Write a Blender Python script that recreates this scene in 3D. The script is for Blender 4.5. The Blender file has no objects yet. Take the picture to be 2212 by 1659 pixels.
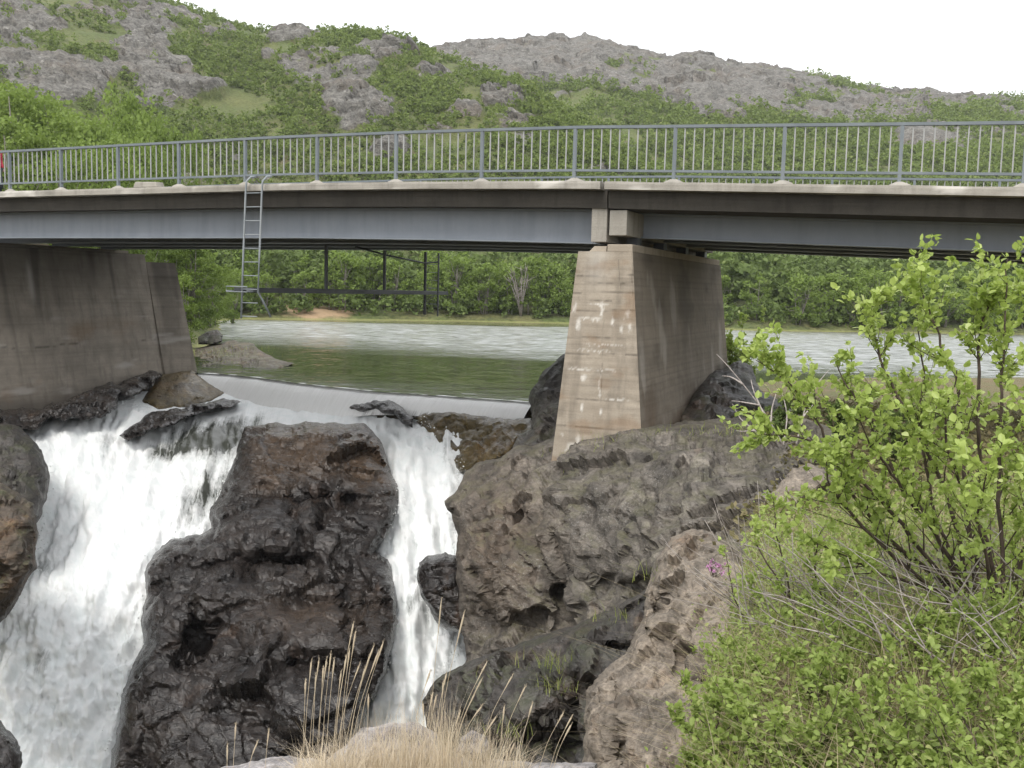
import bpy, bmesh, math, random
import numpy as np
from mathutils import Vector, Matrix
from mathutils.geometry import delaunay_2d_cdt

rng = np.random.default_rng(7)
random.seed(7)
sc = bpy.context.scene
COL = sc.collection

# ------------------------------------------------------------------ camera model (used to survey the place from the photograph)
F0 = 2073.0
PITCH = math.radians(5.6); ROLL = 0.025; CZ = 3.3
_f = np.array([0, math.cos(PITCH), -math.sin(PITCH)])
_r0 = np.array([1.0, 0, 0]); _u0 = np.array([0, math.sin(PITCH), math.cos(PITCH)])
_r = math.cos(ROLL)*_r0 + math.sin(ROLL)*_u0
_u = -math.sin(ROLL)*_r0 + math.cos(ROLL)*_u0
def ray(u, v):
    u = np.asarray(u, float); v = np.asarray(v, float)
    return _f + ((u-1106)/F0)[..., None]*_r - ((v-829.5)/F0)[..., None]*_u
def P(u, v, Y):
    d = ray(u, v); k = np.asarray(Y, float)/d[..., 1]
    return np.array([0, 0, CZ]) + d*k[..., None]
def Pz(u, v, z):
    d = ray(u, v); k = (z-CZ)/d[..., 2]
    return np.array([0, 0, CZ]) + d*k[..., None]

cam = bpy.data.cameras.new('camera'); co = bpy.data.objects.new('camera', cam); COL.objects.link(co)
cam.sensor_width = 36; cam.lens = 36*F0/2212; cam.clip_end = 3000; cam.clip_start = 0.05
M = Matrix(((_r[0], _u[0], -_f[0], 0), (_r[1], _u[1], -_f[1], 0), (_r[2], _u[2], -_f[2], CZ), (0, 0, 0, 1)))
co.matrix_world = M
sc.camera = co

# ------------------------------------------------------------------ numpy noise
def _hash(ix, iy, iz, seed):
    h = (ix.astype(np.int64)*374761393 + iy.astype(np.int64)*668265263 + iz.astype(np.int64)*2147483647 + seed*974634777) & 0xFFFFFFFF
    h = ((h ^ (h >> 13))*1274126177) & 0xFFFFFFFF
    h = ((h ^ (h >> 16))*2246822519) & 0xFFFFFFFF
    return h ^ (h >> 15)
def rnd3(ix, iy, iz, seed):
    h = _hash(ix, iy, iz, seed)
    return np.stack([(h & 1023)/1023., ((h >> 10) & 1023)/1023., ((h >> 20) & 1023)/1023.], -1)
def gnoise(p, seed=0):
    i = np.floor(p); f = p-i; w = f*f*f*(f*(f*6-15)+10); i = i.astype(np.int64)
    out = np.zeros(len(p))
    for a in (0, 1):
        for b in (0, 1):
            for c in (0, 1):
                g = rnd3(i[:, 0]+a, i[:, 1]+b, i[:, 2]+c, seed)*2-1
                d = (g*(f-np.array([a, b, c]))).sum(1)
                wt = (w[:, 0] if a else 1-w[:, 0])*(w[:, 1] if b else 1-w[:, 1])*(w[:, 2] if c else 1-w[:, 2])
                out += wt*d
    return out*1.3
def fbm(p, oct=4, seed=0, gain=.5):
    s = np.zeros(len(p)); a = 1.
    for o in range(oct):
        s += a*gnoise(p*2.0**o+o*17.3, seed+o); a *= gain
    return s
def ridged(p, oct=4, seed=0):
    s = np.zeros(len(p)); a = 1.
    for o in range(oct):
        s += a*(1-2*np.abs(gnoise(p*2.0**o+o*11.1, seed+o))); a *= .5
    return s
def cells(p, seed=0):
    i = np.floor(p).astype(np.int64); n = len(p)
    F1 = np.full(n, 9.); F2 = np.full(n, 9.); idv = np.zeros((n, 3)); vec = np.zeros((n, 3))
    for a in (-1, 0, 1):
        for b in (-1, 0, 1):
            for c in (-1, 0, 1):
                q = i+np.array([a, b, c]); r = rnd3(q[:, 0], q[:, 1], q[:, 2], seed)
                dv = p-(q+r); d = np.sqrt((dv**2).sum(1))
                m = d < F1
                F2 = np.where(m, F1, np.minimum(F2, d))
                idv[m] = rnd3(q[m, 0], q[m, 1], q[m, 2], seed+5)*2-1; vec[m] = dv[m]
                F1 = np.where(m, d, F1)
    return F1, F2, idv, vec
def facet(p, seed=0):
    "blocky fracture relief: every cell is a tilted plane with its own offset"
    w = np.stack([gnoise(p*1.7+3, seed+31), gnoise(p*1.7+9, seed+32), gnoise(p*1.7+15, seed+33)], 1)
    F1, F2, idv, vec = cells(p+.22*w, seed)
    crack = np.clip((F2-F1)/.07, 0, 1)
    return (idv*vec).sum(1)*1.05 + idv[:, 0]*.20 - .16*(1-crack)**2
def conch(p, seed=0, k=.55, g=.75):
    "fractured faces: lower envelope of shallow tilted bowls, sharp ridges between nearly plane faces"
    w = np.stack([gnoise(p*1.3+3, seed+31), gnoise(p*1.3+9, seed+32), gnoise(p*1.3+15, seed+33)], 1); p = p+.18*w
    i = np.floor(p).astype(np.int64); best = np.full(len(p), 9.)
    for a in (-1, 0, 1):
        for b in (-1, 0, 1):
            for c in (-1, 0, 1):
                q = i+np.array([a, b, c]); dv = p-(q+rnd3(q[:, 0], q[:, 1], q[:, 2], seed)); t = rnd3(q[:, 0], q[:, 1], q[:, 2], seed+5)*2-1
                best = np.minimum(best, g*(t*dv).sum(1)+.25*t[:, 0]+k*(dv**2).sum(1))
    return best
def sstep(a, b, x):
    t = np.clip((x-a)/(b-a), 0, 1); return t*t*(3-2*t)
def tps(ctrl, reg=1e-3):
    c = np.array(ctrl, float); X = c[:, :2]/500.; y = c[:, 2]; n = len(c)
    def K(a, b):
        d2 = ((a[:, None]-b[None])**2).sum(-1); return .5*d2*np.log(d2+1e-12)
    A = np.zeros((n+3, n+3)); A[:n, :n] = K(X, X)+reg*np.eye(n); A[:n, n] = 1; A[:n, n+1:] = X; A[n, :n] = 1; A[n+1:, :n] = X.T
    s = np.linalg.solve(A, np.concatenate([y, [0, 0, 0]]))
    def f(u, v):
        q = np.stack([u, v], 1)/500.; return K(q, X)@s[:n]+s[n]+q@s[n+1:]
    return f
def pseg(q, poly, closed=True):
    "distance of points to a polyline"
    a = np.array(poly, float); b = np.roll(a, -1, 0)
    if not closed: a, b = a[:-1], b[:-1]
    best = np.full(len(q), 1e9)
    for p0, p1 in zip(a, b):
        e = p1-p0; t = np.clip(((q-p0)@e)/max(e@e, 1e-9), 0, 1)
        best = np.minimum(best, np.hypot(*(q-p0-t[:, None]*e).T))
    return best
def inpoly(q, poly):
    a = np.array(poly, float); b = np.roll(a, -1, 0); ins = np.zeros(len(q), bool)
    for (x0, y0), (x1, y1) in zip(a, b):
        if y0 == y1: continue
        c = ((y0 > q[:, 1]) != (y1 > q[:, 1])) & (q[:, 0] < (x1-x0)*(q[:, 1]-y0)/(y1-y0)+x0)
        ins ^= c
    return ins

# ------------------------------------------------------------------ mesh helpers
def mesh(name, V, Fc, mat=None, parent=None, smooth=True, attrs=None, uv=None):
    "V (n,3), Fc: list of (k,4)/(k,3) int arrays, or of tuples"
    me = bpy.data.meshes.new(name)
    V = np.asarray(V, np.float32)
    if isinstance(Fc, np.ndarray): Fc = [Fc]
    if len(Fc) and isinstance(Fc[0], np.ndarray):
        idx = np.concatenate([f.ravel() for f in Fc]).astype(np.int32)
        tot = np.concatenate([np.full(len(f), f.shape[1]) for f in Fc]).astype(np.int32)
    else:
        idx = np.array([i for f in Fc for i in f], np.int32); tot = np.array([len(f) for f in Fc], np.int32)
    st = np.concatenate([[0], np.cumsum(tot)[:-1]]).astype(np.int32)
    me.vertices.add(len(V)); me.vertices.foreach_set('co', V.ravel())
    me.loops.add(len(idx)); me.loops.foreach_set('vertex_index', idx)
    me.polygons.add(len(tot)); me.polygons.foreach_set('loop_start', st)
    try: me.polygons.foreach_set('loop_total', tot)
    except Exception: pass
    me.polygons.foreach_set('use_smooth', np.full(len(tot), smooth))
    for k, a in (attrs or {}).items():
        at = me.attributes.new(k, 'FLOAT', 'POINT'); at.data.foreach_set('value', np.asarray(a, np.float32))
    if uv is not None:
        l = me.uv_layers.new(name='UVMap'); l.data.foreach_set('uv', np.asarray(uv, np.float32)[idx].ravel())
    me.update(calc_edges=True); me.validate()
    if mat: me.materials.append(mat)
    o = bpy.data.objects.new(name, me); COL.objects.link(o)
    if parent: o.parent = parent
    return o
class MB:
    def __init__(s): s.v = []; s.f = []
    def add(s, v, f):
        n = len(s.v); s.v += [tuple(map(float, p)) for p in v]; s.f += [tuple(i+n for i in q) for q in f]
    def box8(s, p):    # p: 4 bottom + 4 top corners
        s.add(p, [(3, 2, 1, 0), (4, 5, 6, 7), (0, 1, 5, 4), (1, 2, 6, 5), (2, 3, 7, 6), (3, 0, 4, 7)])
    def tube(s, pts, r, n=8, cap=True):
        pts = [Vector(p) for p in pts]; rs = r if isinstance(r, (list, tuple, np.ndarray)) else [r]*len(pts)
        rings = []; ref = None
        for i, p in enumerate(pts):
            d = (pts[min(i+1, len(pts)-1)]-pts[max(i-1, 0)]).normalized()
            if ref is None: ref = Vector((0, 0, 1)) if abs(d.z) < .9 else Vector((1, 0, 0))
            a = d.cross(ref).normalized(); b = d.cross(a); ref = -b if False else ref
            rings.append([p+(a*math.cos(2*math.pi*k/n)+b*math.sin(2*math.pi*k/n))*float(rs[i]) for k in range(n)])
        v = [q for r_ in rings for q in r_]; f = []
        for i in range(len(pts)-1):
            for k in range(n):
                f.append((i*n+k, i*n+(k+1) % n, (i+1)*n+(k+1) % n, (i+1)*n+k))
        if cap: f += [tuple(range(n))[::-1], tuple(range((len(pts)-1)*n, len(pts)*n))]
        s.add(v, f)
    def build(s, name, mat, parent=None, smooth=False):
        return mesh(name, np.array(s.v), s.f, mat, parent, smooth)
def tag(o, label=None, cat=None, group=None, kind=None):
    if label: o['label'] = label
    if cat: o['category'] = cat
    if group: o['group'] = group
    if kind: o['kind'] = kind
    return o
def empty(name, loc=(0, 0, 0)):
    o = bpy.data.objects.new(name, None); COL.objects.link(o); o.location = loc; o.empty_display_size = .3
    return o
def bevel(o, w, seg=2):
    m = o.modifiers.new('bevel', 'BEVEL'); m.width = w; m.segments = seg; m.limit_method = 'ANGLE'; return o

# ------------------------------------------------------------------ node helpers
class NM:
    def __init__(s, name):
        s.m = bpy.data.materials.new(name); s.m.use_nodes = True; s.t = s.m.node_tree; s.t.nodes.clear()
        s.out = s.n('ShaderNodeOutputMaterial'); s._c = {}
    def n(s, t, **k):
        x = s.t.nodes.new(t)
        for a, b in k.items(): setattr(x, a, b)
        return x
    def set(s, inp, v):
        if hasattr(v, 'links') or isinstance(v, bpy.types.NodeSocket): s.t.links.new(v, inp)
        else:
            if isinstance(v, (tuple, list)) and len(v) == 3 and inp.type == 'RGBA': v = (*v, 1)
            inp.default_value = v
    def obj(s):
        if 'o' not in s._c: s._c['o'] = s.n('ShaderNodeNewGeometry').outputs['Position']
        return s._c['o']
    def uv(s):
        if 'u' not in s._c: s._c['u'] = s.n('ShaderNodeTexCoord').outputs['UV']
        return s._c['u']
    def attr(s, a):
        return s.n('ShaderNodeAttribute', attribute_name=a).outputs['Fac']
    def sep(s, v):
        x = s.n('ShaderNodeSeparateXYZ'); s.set(x.inputs[0], v); return x.outputs
    def scale(s, v, k, rot=(0, 0, 0)):
        x = s.n('ShaderNodeMapping'); s.set(x.inputs['Vector'], v); x.inputs['Scale'].default_value = k; x.inputs['Rotation'].default_value = rot; return x.outputs[0]
    def noise(s, v, sc_, det=4, ro=.55, dist=0):
        x = s.n('ShaderNodeTexNoise'); s.set(x.inputs['Vector'], v); x.inputs['Scale'].default_value = sc_
        x.inputs['Detail'].default_value = det; x.inputs['Roughness'].default_value = ro; x.inputs['Distortion'].default_value = dist
        return x.outputs['Fac']
    def voro(s, v, sc_, feat='F1', out='Distance'):
        x = s.n('ShaderNodeTexVoronoi', feature=feat); s.set(x.inputs['Vector'], v); x.inputs['Scale'].default_value = sc_; return x.outputs[out]
    def ramp(s, f, stops, interp='LINEAR'):
        x = s.n('ShaderNodeValToRGB'); s.set(x.inputs[0], f); r = x.color_ramp; r.interpolation = interp
        while len(r.elements) < len(stops): r.elements.new(.5)
        for e, (p, c) in zip(r.elements, stops):
            e.position = p; e.color = (c, c, c, 1) if isinstance(c, (int, float)) else (*c, 1)
        return x.outputs[0]
    def mix(s, f, a, b, blend='MIX'):
        x = s.n('ShaderNodeMix', data_type='RGBA', blend_type=blend); s.set(x.inputs['Factor'], f); s.set(x.inputs['A'], a) if False else s.set(x.inputs[6], a); s.set(x.inputs[7], b); return x.outputs[2]
    def math(s, op, a, b=0., clamp=False):
        x = s.n('ShaderNodeMath', operation=op, use_clamp=clamp); s.set(x.inputs[0], a); s.set(x.inputs[1], b); return x.outputs[0]
    def bump(s, h, st=.5, d=.05, nrm=None):
        x = s.n('ShaderNodeBump'); s.set(x.inputs['Height'], h); s.set(x.inputs['Strength'], st); s.set(x.inputs['Distance'], d)
        if nrm is not None: s.set(x.inputs['Normal'], nrm)
        return x.outputs[0]
    def bsdf(s, col, rough=.7, nrm=None, metal=0., spec=.5, **k):
        x = s.n('ShaderNodeBsdfPrincipled'); s.set(x.inputs['Base Color'], col); s.set(x.inputs['Roughness'], rough); s.set(x.inputs['Metallic'], metal)
        s.set(x.inputs['Specular IOR Level'], spec)
        if nrm is not None: s.set(x.inputs['Normal'], nrm)
        for a, b in k.items(): s.set(x.inputs[a.replace('_', ' ')], b)
        return x.outputs[0]
    def done(s, sh):
        s.t.links.new(sh, s.out.inputs['Surface']); return s.m

def rock_mat(name, base, hi, rust, rough=(.5, .9), lichen=0., moss=0., strata=(1, 1, 4), sc_=1., wetspec=.5, bumpd=.06, rustamt=.55, mosscol=(.07, .09, .02)):
    m = NM(name); p = m.obj()
    n1 = m.noise(p, .9*sc_, 6, .6, .6); n2 = m.noise(m.scale(p, strata, (.35, .2, .3)), 2.2*sc_, 6, .65, .8)
    n3 = m.noise(p, 14*sc_, 5, .7); n4 = m.noise(p, .55*sc_, 4, .6, 1.2)
    c = m.mix(m.ramp(n2, [(.3, 0.), (.72, 1.)]), base, hi)
    c = m.mix(m.ramp(n4, [(rustamt, 0.), (rustamt+.2, .85)]), c, rust)
    c = m.mix(m.ramp(n3, [(.36, .6), (.55, 0.)]), c, tuple(x*.4 for x in base))
    c = m.mix(m.ramp(n1, [(.3, .45), (.5, 0.)]), c, tuple(x*.45 for x in base))
    vs_ = m.noise(m.scale(p, (1.9*sc_, 1.9*sc_, .35*sc_), (.12, .1, 0)), 1.6, 5, .7, .5)
    c = m.mix(m.ramp(vs_, [(.5, 0.), (.66, .6)]), c, tuple(x*.42 for x in base))
    c = m.mix(m.math('MULTIPLY', m.attr('brown'), m.ramp(n2, [(.3, .3), (.6, 1.)])), c, (.10, .068, .044))
    c = m.mix(1., c, m.ramp(m.attr('tone'), [(0., .45), (.5, 1.), (1., 1.45)]), 'MULTIPLY')
    if lichen:
        l = m.math('MULTIPLY', m.ramp(m.noise(p, 34*sc_, 4, .7), [(.56, 0.), (.66, 1.)]), m.ramp(m.noise(p, 1.3*sc_, 3), [(.40, 0.), (.6, lichen)]))
        c = m.mix(l, c, (.42, .41, .38))
    if moss:
        nz = m.sep(m.n('ShaderNodeNewGeometry').outputs['Normal'])[2]
        g = m.math('MULTIPLY', m.ramp(nz, [(.35, 0.), (.75, 1.)]), m.ramp(m.noise(p, 1.6*sc_, 5, .65), [(.45, 0.), (.62, moss)]))
        c = m.mix(g, c, mosscol)
    cr = m.math('SUBTRACT', 1., m.ramp(m.voro(m.scale(p, (1, 1, 1.6), (.4, .3, 0)), 2.6*sc_, 'DISTANCE_TO_EDGE'), [(0., 0.), (.05, 1.)]))
    h = m.math('ADD', m.math('ADD', m.math('MULTIPLY', n2, 1.2), m.math('MULTIPLY', n3, .45)), m.math('MULTIPLY', cr, -.25))
    r = m.ramp(m.noise(p, 3.1*sc_, 5, .65), [(.35, rough[0]), (.7, rough[1])])
    return m.done(m.bsdf(c, r, m.bump(h, .55, bumpd*.6), spec=wetspec))

MAT = {}
MAT['wet_rock'] = rock_mat('wet_rock', (.018, .0155, .015), (.055, .046, .041), (.085, .048, .028), (.14, .45), strata=(1, 1.3, 4.5), rustamt=.6, bumpd=.09)
MAT['brown_rock'] = rock_mat('brown_rock', (.055, .042, .031), (.13, .098, .07), (.17, .09, .04), (.4, .8), moss=.35, rustamt=.53, bumpd=.08)
MAT['cliff_rock'] = rock_mat('cliff_rock', (.08, .069, .057), (.225, .20, .17), (.16, .098, .055), (.6, .9), lichen=.45, moss=.3, rustamt=.6, bumpd=.08, mosscol=(.11, .11, .035))
MAT['dark_rock'] = rock_mat('dark_rock', (.032, .028, .025), (.082, .071, .062), (.10, .06, .035), (.4, .8), lichen=.15, moss=.25, bumpd=.08)
MAT['tan_rock'] = rock_mat('tan_rock', (.15, .123, .095), (.31, .26, .205), (.235, .155, .095), (.7, .95), lichen=.25, strata=(5, 3, .8), rustamt=.55, bumpd=.04, sc_=1.6)
MAT['pale_rock'] = rock_mat('pale_rock', (.22, .20, .195), (.40, .38, .375), (.28, .19, .14), (.8, .95), lichen=.3, strata=(2, 1, 3), sc_=4, bumpd=.015)
MAT['moss_rock'] = rock_mat('moss_rock', (.07, .052, .02), (.16, .115, .04), (.12, .07, .025), (.25, .6), rustamt=.5, strata=(2, 2, .6), sc_=1.6, bumpd=.04)

def concrete(name, a, b, stain=(.55, .52, .47), wet=0.):
    m = NM(name); p = m.obj()
    n = m.noise(p, 1.3, 6, .65); s = m.noise(m.scale(p, (.35, .35, 7)), 1.6, 5, .65); f = m.noise(p, 45, 4, .7)
    vs = m.noise(m.scale(p, (3., 3., .25)), 1.5, 4, .6)
    c = m.mix(m.ramp(n, [(.3, 0.), (.7, 1.)]), a, b)
    c = m.mix(m.ramp(s, [(.35, .22), (.55, 0.)]), c, tuple(x*.65 for x in a))
    c = m.mix(m.ramp(vs, [(.5, 0.), (.7, .45)]), c, tuple(x*.5 for x in a))
    c = m.mix(m.ramp(f, [(.3, .35), (.55, 0.)]), c, tuple(x*.55 for x in a))
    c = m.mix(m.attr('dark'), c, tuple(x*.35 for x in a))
    c = m.mix(m.attr('stain'), c, stain)
    c = m.mix(m.attr('rust'), c, (.20, .105, .04))
    h = m.math('ADD', m.math('MULTIPLY', s, .8), m.math('MULTIPLY', f, .4))
    return m.done(m.bsdf(c, .88, m.bump(h, .5, .02), spec=.3))
MAT['pier_concrete'] = concrete('pier_concrete', (.32, .272, .213), (.42, .368, .298), (.66, .63, .58))
MAT['old_concrete'] = concrete('old_concrete', (.20, .175, .145), (.31, .275, .23), (.42, .40, .37))
MAT['edge_concrete'] = concrete('edge_concrete', (.285, .265, .23), (.41, .385, .34), (.66, .63, .58))
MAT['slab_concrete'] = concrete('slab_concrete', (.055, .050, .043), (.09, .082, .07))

def paint(name, a, b, rough=.45):
    m = NM(name); p = m.obj(); n = m.noise(p, 1.1, 5, .6); s = m.noise(m.scale(p, (1.2, 1.2, .12)), 2.5, 4, .6); f = m.noise(p, 30, 4, .7)
    c = m.mix(m.ramp(n, [(.3, 0.), (.7, 1.)]), a, b); c = m.mix(m.ramp(s, [(.45, 0.), (.75, .4)]), c, tuple(x*.6 for x in a))
    c = m.mix(m.ramp(f, [(.66, 0.), (.75, .5)]), c, (.16, .10, .06))
    return m.done(m.bsdf(c, m.ramp(n, [(.3, rough-.1), (.7, rough+.15)]), m.bump(f, .15, .004), spec=.5))
MAT['girder_paint'] = paint('girder_paint', (.19, .215, .25), (.25, .275, .31))
MAT['rail_paint'] = paint('rail_paint', (.13, .155, .175), (.20, .225, .24))
MAT['bar_paint'] = paint('bar_paint', (.30, .31, .31), (.40, .40, .39))
MAT['ladder_paint'] = paint('ladder_paint', (.22, .25, .27), (.32, .34, .35))
MAT['dark_steel'] = paint('dark_steel', (.028, .032, .038), (.05, .054, .06))
m = NM('asphalt'); p = m.obj(); MAT['asphalt'] = m.done(m.bsdf(m.mix(m.noise(p, 20, 5, .7), (.035, .035, .036), (.075, .073, .07)), .9, m.bump(m.noise(p, 90, 2), .4, .01)))

def leafmat(name, a, b, c3=None, trans=.35, rough=.5):
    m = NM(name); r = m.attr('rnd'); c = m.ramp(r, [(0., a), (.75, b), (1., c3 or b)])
    c = m.mix(m.ramp(m.noise(m.obj(), .35, 3), [(.35, 0.), (.7, .5)]), c, tuple(x*.8 for x in b))
    d = m.bsdf(c, rough, spec=.35); t = m.n('ShaderNodeBsdfTranslucent'); m.set(t.inputs[0], m.mix(.3, c, (.36, .50, .08)) if trans > .3 else c)
    x = m.n('ShaderNodeMixShader'); x.inputs[0].default_value = trans; m.t.links.new(d, x.inputs[1]); m.t.links.new(t.outputs[0], x.inputs[2])
    return m.done(x.outputs[0])
MAT['birch_leaf'] = leafmat('birch_leaf', (.27, .37, .08), (.48, .58, .17), (.70, .75, .40), .42, .36)
MAT['cover_leaf'] = leafmat('cover_leaf', (.17, .23, .055), (.33, .42, .11), (.50, .50, .22), .38)
MAT['far_leaf'] = leafmat('far_leaf', (.095, .14, .037), (.17, .235, .065), (.25, .30, .10), .30, .7)
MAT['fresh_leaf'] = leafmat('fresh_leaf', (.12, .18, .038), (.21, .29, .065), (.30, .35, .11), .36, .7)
MAT['hill_leaf'] = leafmat('hill_leaf', (.125, .18, .042), (.195, .255, .064), (.27, .30, .10), .32, .8)
MAT['heath_leaf'] = leafmat('heath_leaf', (.11, .10, .04), (.20, .18, .08), (.29, .24, .14), .2, .8)
MAT['straw'] = leafmat('straw', (.48, .38, .26), (.68, .58, .43), (.80, .73, .60), .25, .7)
MAT['dry_blade'] = leafmat('dry_blade', (.26, .20, .12), (.43, .36, .23), (.54, .49, .37), .2, .8)
MAT['green_blade'] = leafmat('green_blade', (.17, .21, .05), (.30, .34, .09), (.46, .41, .19), .32, .7)
def bark(name, a, b):
    m = NM(name); p = m.obj(); n = m.noise(m.scale(p, (1, 1, .4)), 30, 4, .6)
    return m.done(m.bsdf(m.mix(m.ramp(n, [(.35, 0.), (.65, 1.)]), a, b), .85, m.bump(n, .4, .004)))
MAT['twig_bark'] = bark('twig_bark', (.035, .024, .018), (.10, .07, .055))
MAT['grey_bark'] = bark('grey_bark', (.22, .19, .17), (.42, .38, .35))
MAT['far_bark'] = bark('far_bark', (.10, .085, .07), (.28, .26, .23))
def flat(name, c, r=.7):
    m = NM(name); return m.done(m.bsdf(m.mix(m.noise(m.obj(), 12, 4), tuple(x*.75 for x in c), c), r))
MAT['pink'] = flat('pink_petal', (.62, .30, .55)); MAT['red_cloth'] = flat('red_cloth', (.55, .03, .06)); MAT['dark_cloth'] = flat('dark_cloth', (.02, .028, .03))
MAT['skin'] = flat('skin', (.45, .27, .2)); MAT['pale_cloth'] = flat('pale_cloth', (.42, .62, .55))

# ------------------------------------------------------------------ bridge frame: s along the deck, t across it (away from the camera)
A0 = np.array([-13.551, 25.827]); AN = 0.41689
DD = np.array([math.cos(AN), -math.sin(AN)]); NN = np.array([math.sin(AN), math.cos(AN)])
def B(s, t, z): 
    q = A0+DD*s+NN*t; return (q[0], q[1], z)
def st(X, Y):
    q = np.stack([X, Y], -1)-A0; return q@DD, q@NN
def s_at(u, v, t):
    d = ray(u, v); p0 = A0+NN*t
    k, s = np.linalg.solve(np.array([[d[0], -DD[0]], [d[1], -DD[1]]]), p0); return float(s), float(CZ+k*d[2])
_zs = [(-30, 5.25), (-12, 5.49), (-.24, 5.575), (8.85, 5.588), (12.5, 5.55), (16.15, 5.484), (17.57, 5.43), (23.9, 5.21), (31, 4.94), (42, 4.5)]
def ztop(s): return float(np.interp(s, [a for a, b in _zs], [b for a, b in _zs]))

# ------------------------------------------------------------------ terrain height
WEIR = [(425, 806), (500, 810), (560, 817), (640, 828), (700, 835), (750, 840), (800, 845), (850, 849), (930, 854), (1000, 859), (1070, 864), (1150, 870)]
WL = np.array([Pz(u, v, 0.)[:2] for u, v in WEIR])
LAKE = [tuple(WL[0]), *[tuple(p) for p in WL[1:]], (2.5, 27.2), (6.5, 31), (8.6, 35.4), (14.5, 39.5), (26, 42.5), (60, 46), (130, 50), (135, 112), (75, 106), (46, 97), (30, 92.5), (22, 91), (14, 95), (5.7, 97.4), (-6, 96), (-15, 92), (-24.9, 87.8), (-25, 82), (-20, 66), (-15.8, 50), (-14.0, 42), (-13.2, 38)]
XE = [(-3, .1), (2.6, .25), (3.6, .40), (4.6, .70), (5.6, 1.0), (7, 1.4), (9.5, 2.1), (13, 3.6), (16, 4.4), (20, 4.8), (27, 4.5), (40, 4.5)]
ZP = [(-3, 1.6), (2.5, 1.6), (4, 1.58), (5.6, 1.5), (7, 1.36), (9.5, 1.0), (13, .78), (19, .62), (28, .25), (40, .1)]
def H(X, Y):
    X = np.asarray(X, float); Y = np.asarray(Y, float); q = np.stack([X, Y], 1); p3 = np.stack([X, Y, 0*X], 1)
    d = pseg(q, LAKE); ins = inpoly(q, LAKE)
    xe = np.interp(Y, *zip(*XE)); zp = np.interp(Y, *zip(*ZP))
    rise = np.clip((X-xe-.3)*.30, 0, .55)*sstep(12, 5, Y)
    right = zp+rise+.10*fbm(p3*.7, 4, 3)
    s, t = st(X, Y)
    gor = -7.5+sstep(20, 30, Y)*5.5+7.2*sstep(6, 3.5, Y)
    left = 4.3+np.clip(-s-6, 0, 60)*.06+np.clip(t-8, 0, 80)*.05+.4*fbm(p3*.15, 4, 5)
    wr = sstep(-.1, .4, X-xe); wl = sstep(-3.6, -6.5, s)
    near = gor*(1-wr)+right*wr; near = near*(1-wl)+left*wl
    up = t > 8.6
    shore = .05+.42*d+.25*fbm(p3*.25, 4, 8)*np.clip(d*.3, 0, 1)
    fars = .1+np.clip(d, 0, 3)*.25+np.clip(d-3, 0, 200)*.085+.5*fbm(p3*.08, 4, 9)*np.clip(d*.2, 0, 1)
    z = near.copy()
    up2 = ((q-WL[0])@np.array([.549, .836])) > .25
    lf = (X < -8) & up & (up2 | (s < -2.8)); z[lf] = np.minimum(left, shore)[lf]
    rt = (X > 0) & (Y > 24); z[rt] = np.minimum(near, .03+.25*d)[rt]
    fr = (Y > 80) | ((X > 40) & (Y > 60)); z[fr] = fars[fr]
    zf = np.minimum(left, shore); b = sstep(70, 84, Y); tr = (Y > 70) & (Y <= 84) & (X < 0); z[tr] = (zf*(1-b)+fars*b)[tr]
    ck = (X > -12.7) & (X < 1) & (Y > 26) & (Y < 37); z[ck] = np.minimum(z[ck], -.4)
    z[ins] = -.35-np.clip(d[ins], 0, 4)*.4
    return z
def grid_terrain(name, xs, ys, mat, label):
    X, Y = np.meshgrid(xs, ys); x = X.ravel(); y = Y.ravel(); z = H(x, y); nx = len(xs); ny = len(ys)
    i = np.arange(nx*ny).reshape(ny, nx); f = np.stack([i[:-1, :-1], i[:-1, 1:], i[1:, 1:], i[1:, :-1]], -1).reshape(-1, 4)
    o = mesh(name, np.stack([x, y, z], 1), f, mat); tag(o, label, 'ground', kind='structure'); return o
m = NM('heath_ground'); p = m.obj()
n = m.noise(p, .8, 6, .65); n2 = m.noise(p, 5, 6, .7); n3 = m.noise(p, 38, 4, .7)
c = m.mix(m.ramp(n, [(.38, 0.), (.62, 1.)]), (.22, .165, .085), (.15, .165, .055))
c = m.mix(m.ramp(n2, [(.45, 0.), (.7, .8)]), c, (.27, .215, .14)); c = m.mix(m.ramp(n3, [(.35, .55), (.6, 0.)]), c, (.05, .04, .02))
MAT['ground'] = m.done(m.bsdf(c, .95, m.bump(m.math('ADD', n2, n3), .8, .06)))
m = NM('shore_ground'); p = m.obj(); z = m.sep(p)[2]
n = m.noise(p, .25, 5, .6)
c = m.mix(m.ramp(n, [(.4, 0.), (.6, 1.)]), (.10, .13, .035), (.17, .165, .065)); c = m.mix(m.ramp(m.noise(p, 2, 5, .7), [(.4, .6), (.6, 0.)]), c, (.03, .035, .012))
# sandy scar by the water and earthy waterline
s1 = m.n('ShaderNodeVectorMath', operation='DISTANCE'); m.set(s1.inputs[0], p); s1.inputs[1].default_value = tuple(map(float, Pz(680, 662, 1.2)))
c = m.mix(m.ramp(m.math('ADD', m.math('MULTIPLY', s1.outputs['Value'], .1), m.math('MULTIPLY', m.noise(p, .6, 4), .5)), [(.55, 1.), (.7, 0.)]), c, (.36, .25, .15))
c = m.mix(m.ramp(z, [(.0, .8), (.035, 0.)]), c, (.20, .16, .09))
c = m.mix(m.ramp(z, [(.0, 0.), (.03, .7), (.12, .6), (.2, 0.)]), c, (.24, .25, .09))
MAT['shore'] = m.done(m.bsdf(c, .95, m.bump(m.noise(p, 3, 5), .8, .2)))
grid_terrain('ground', np.arange(-26, 30.01, .3), np.arange(-4, 44.1, .3), MAT['ground'], 'brown and green heath ground of the near river banks')
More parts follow.
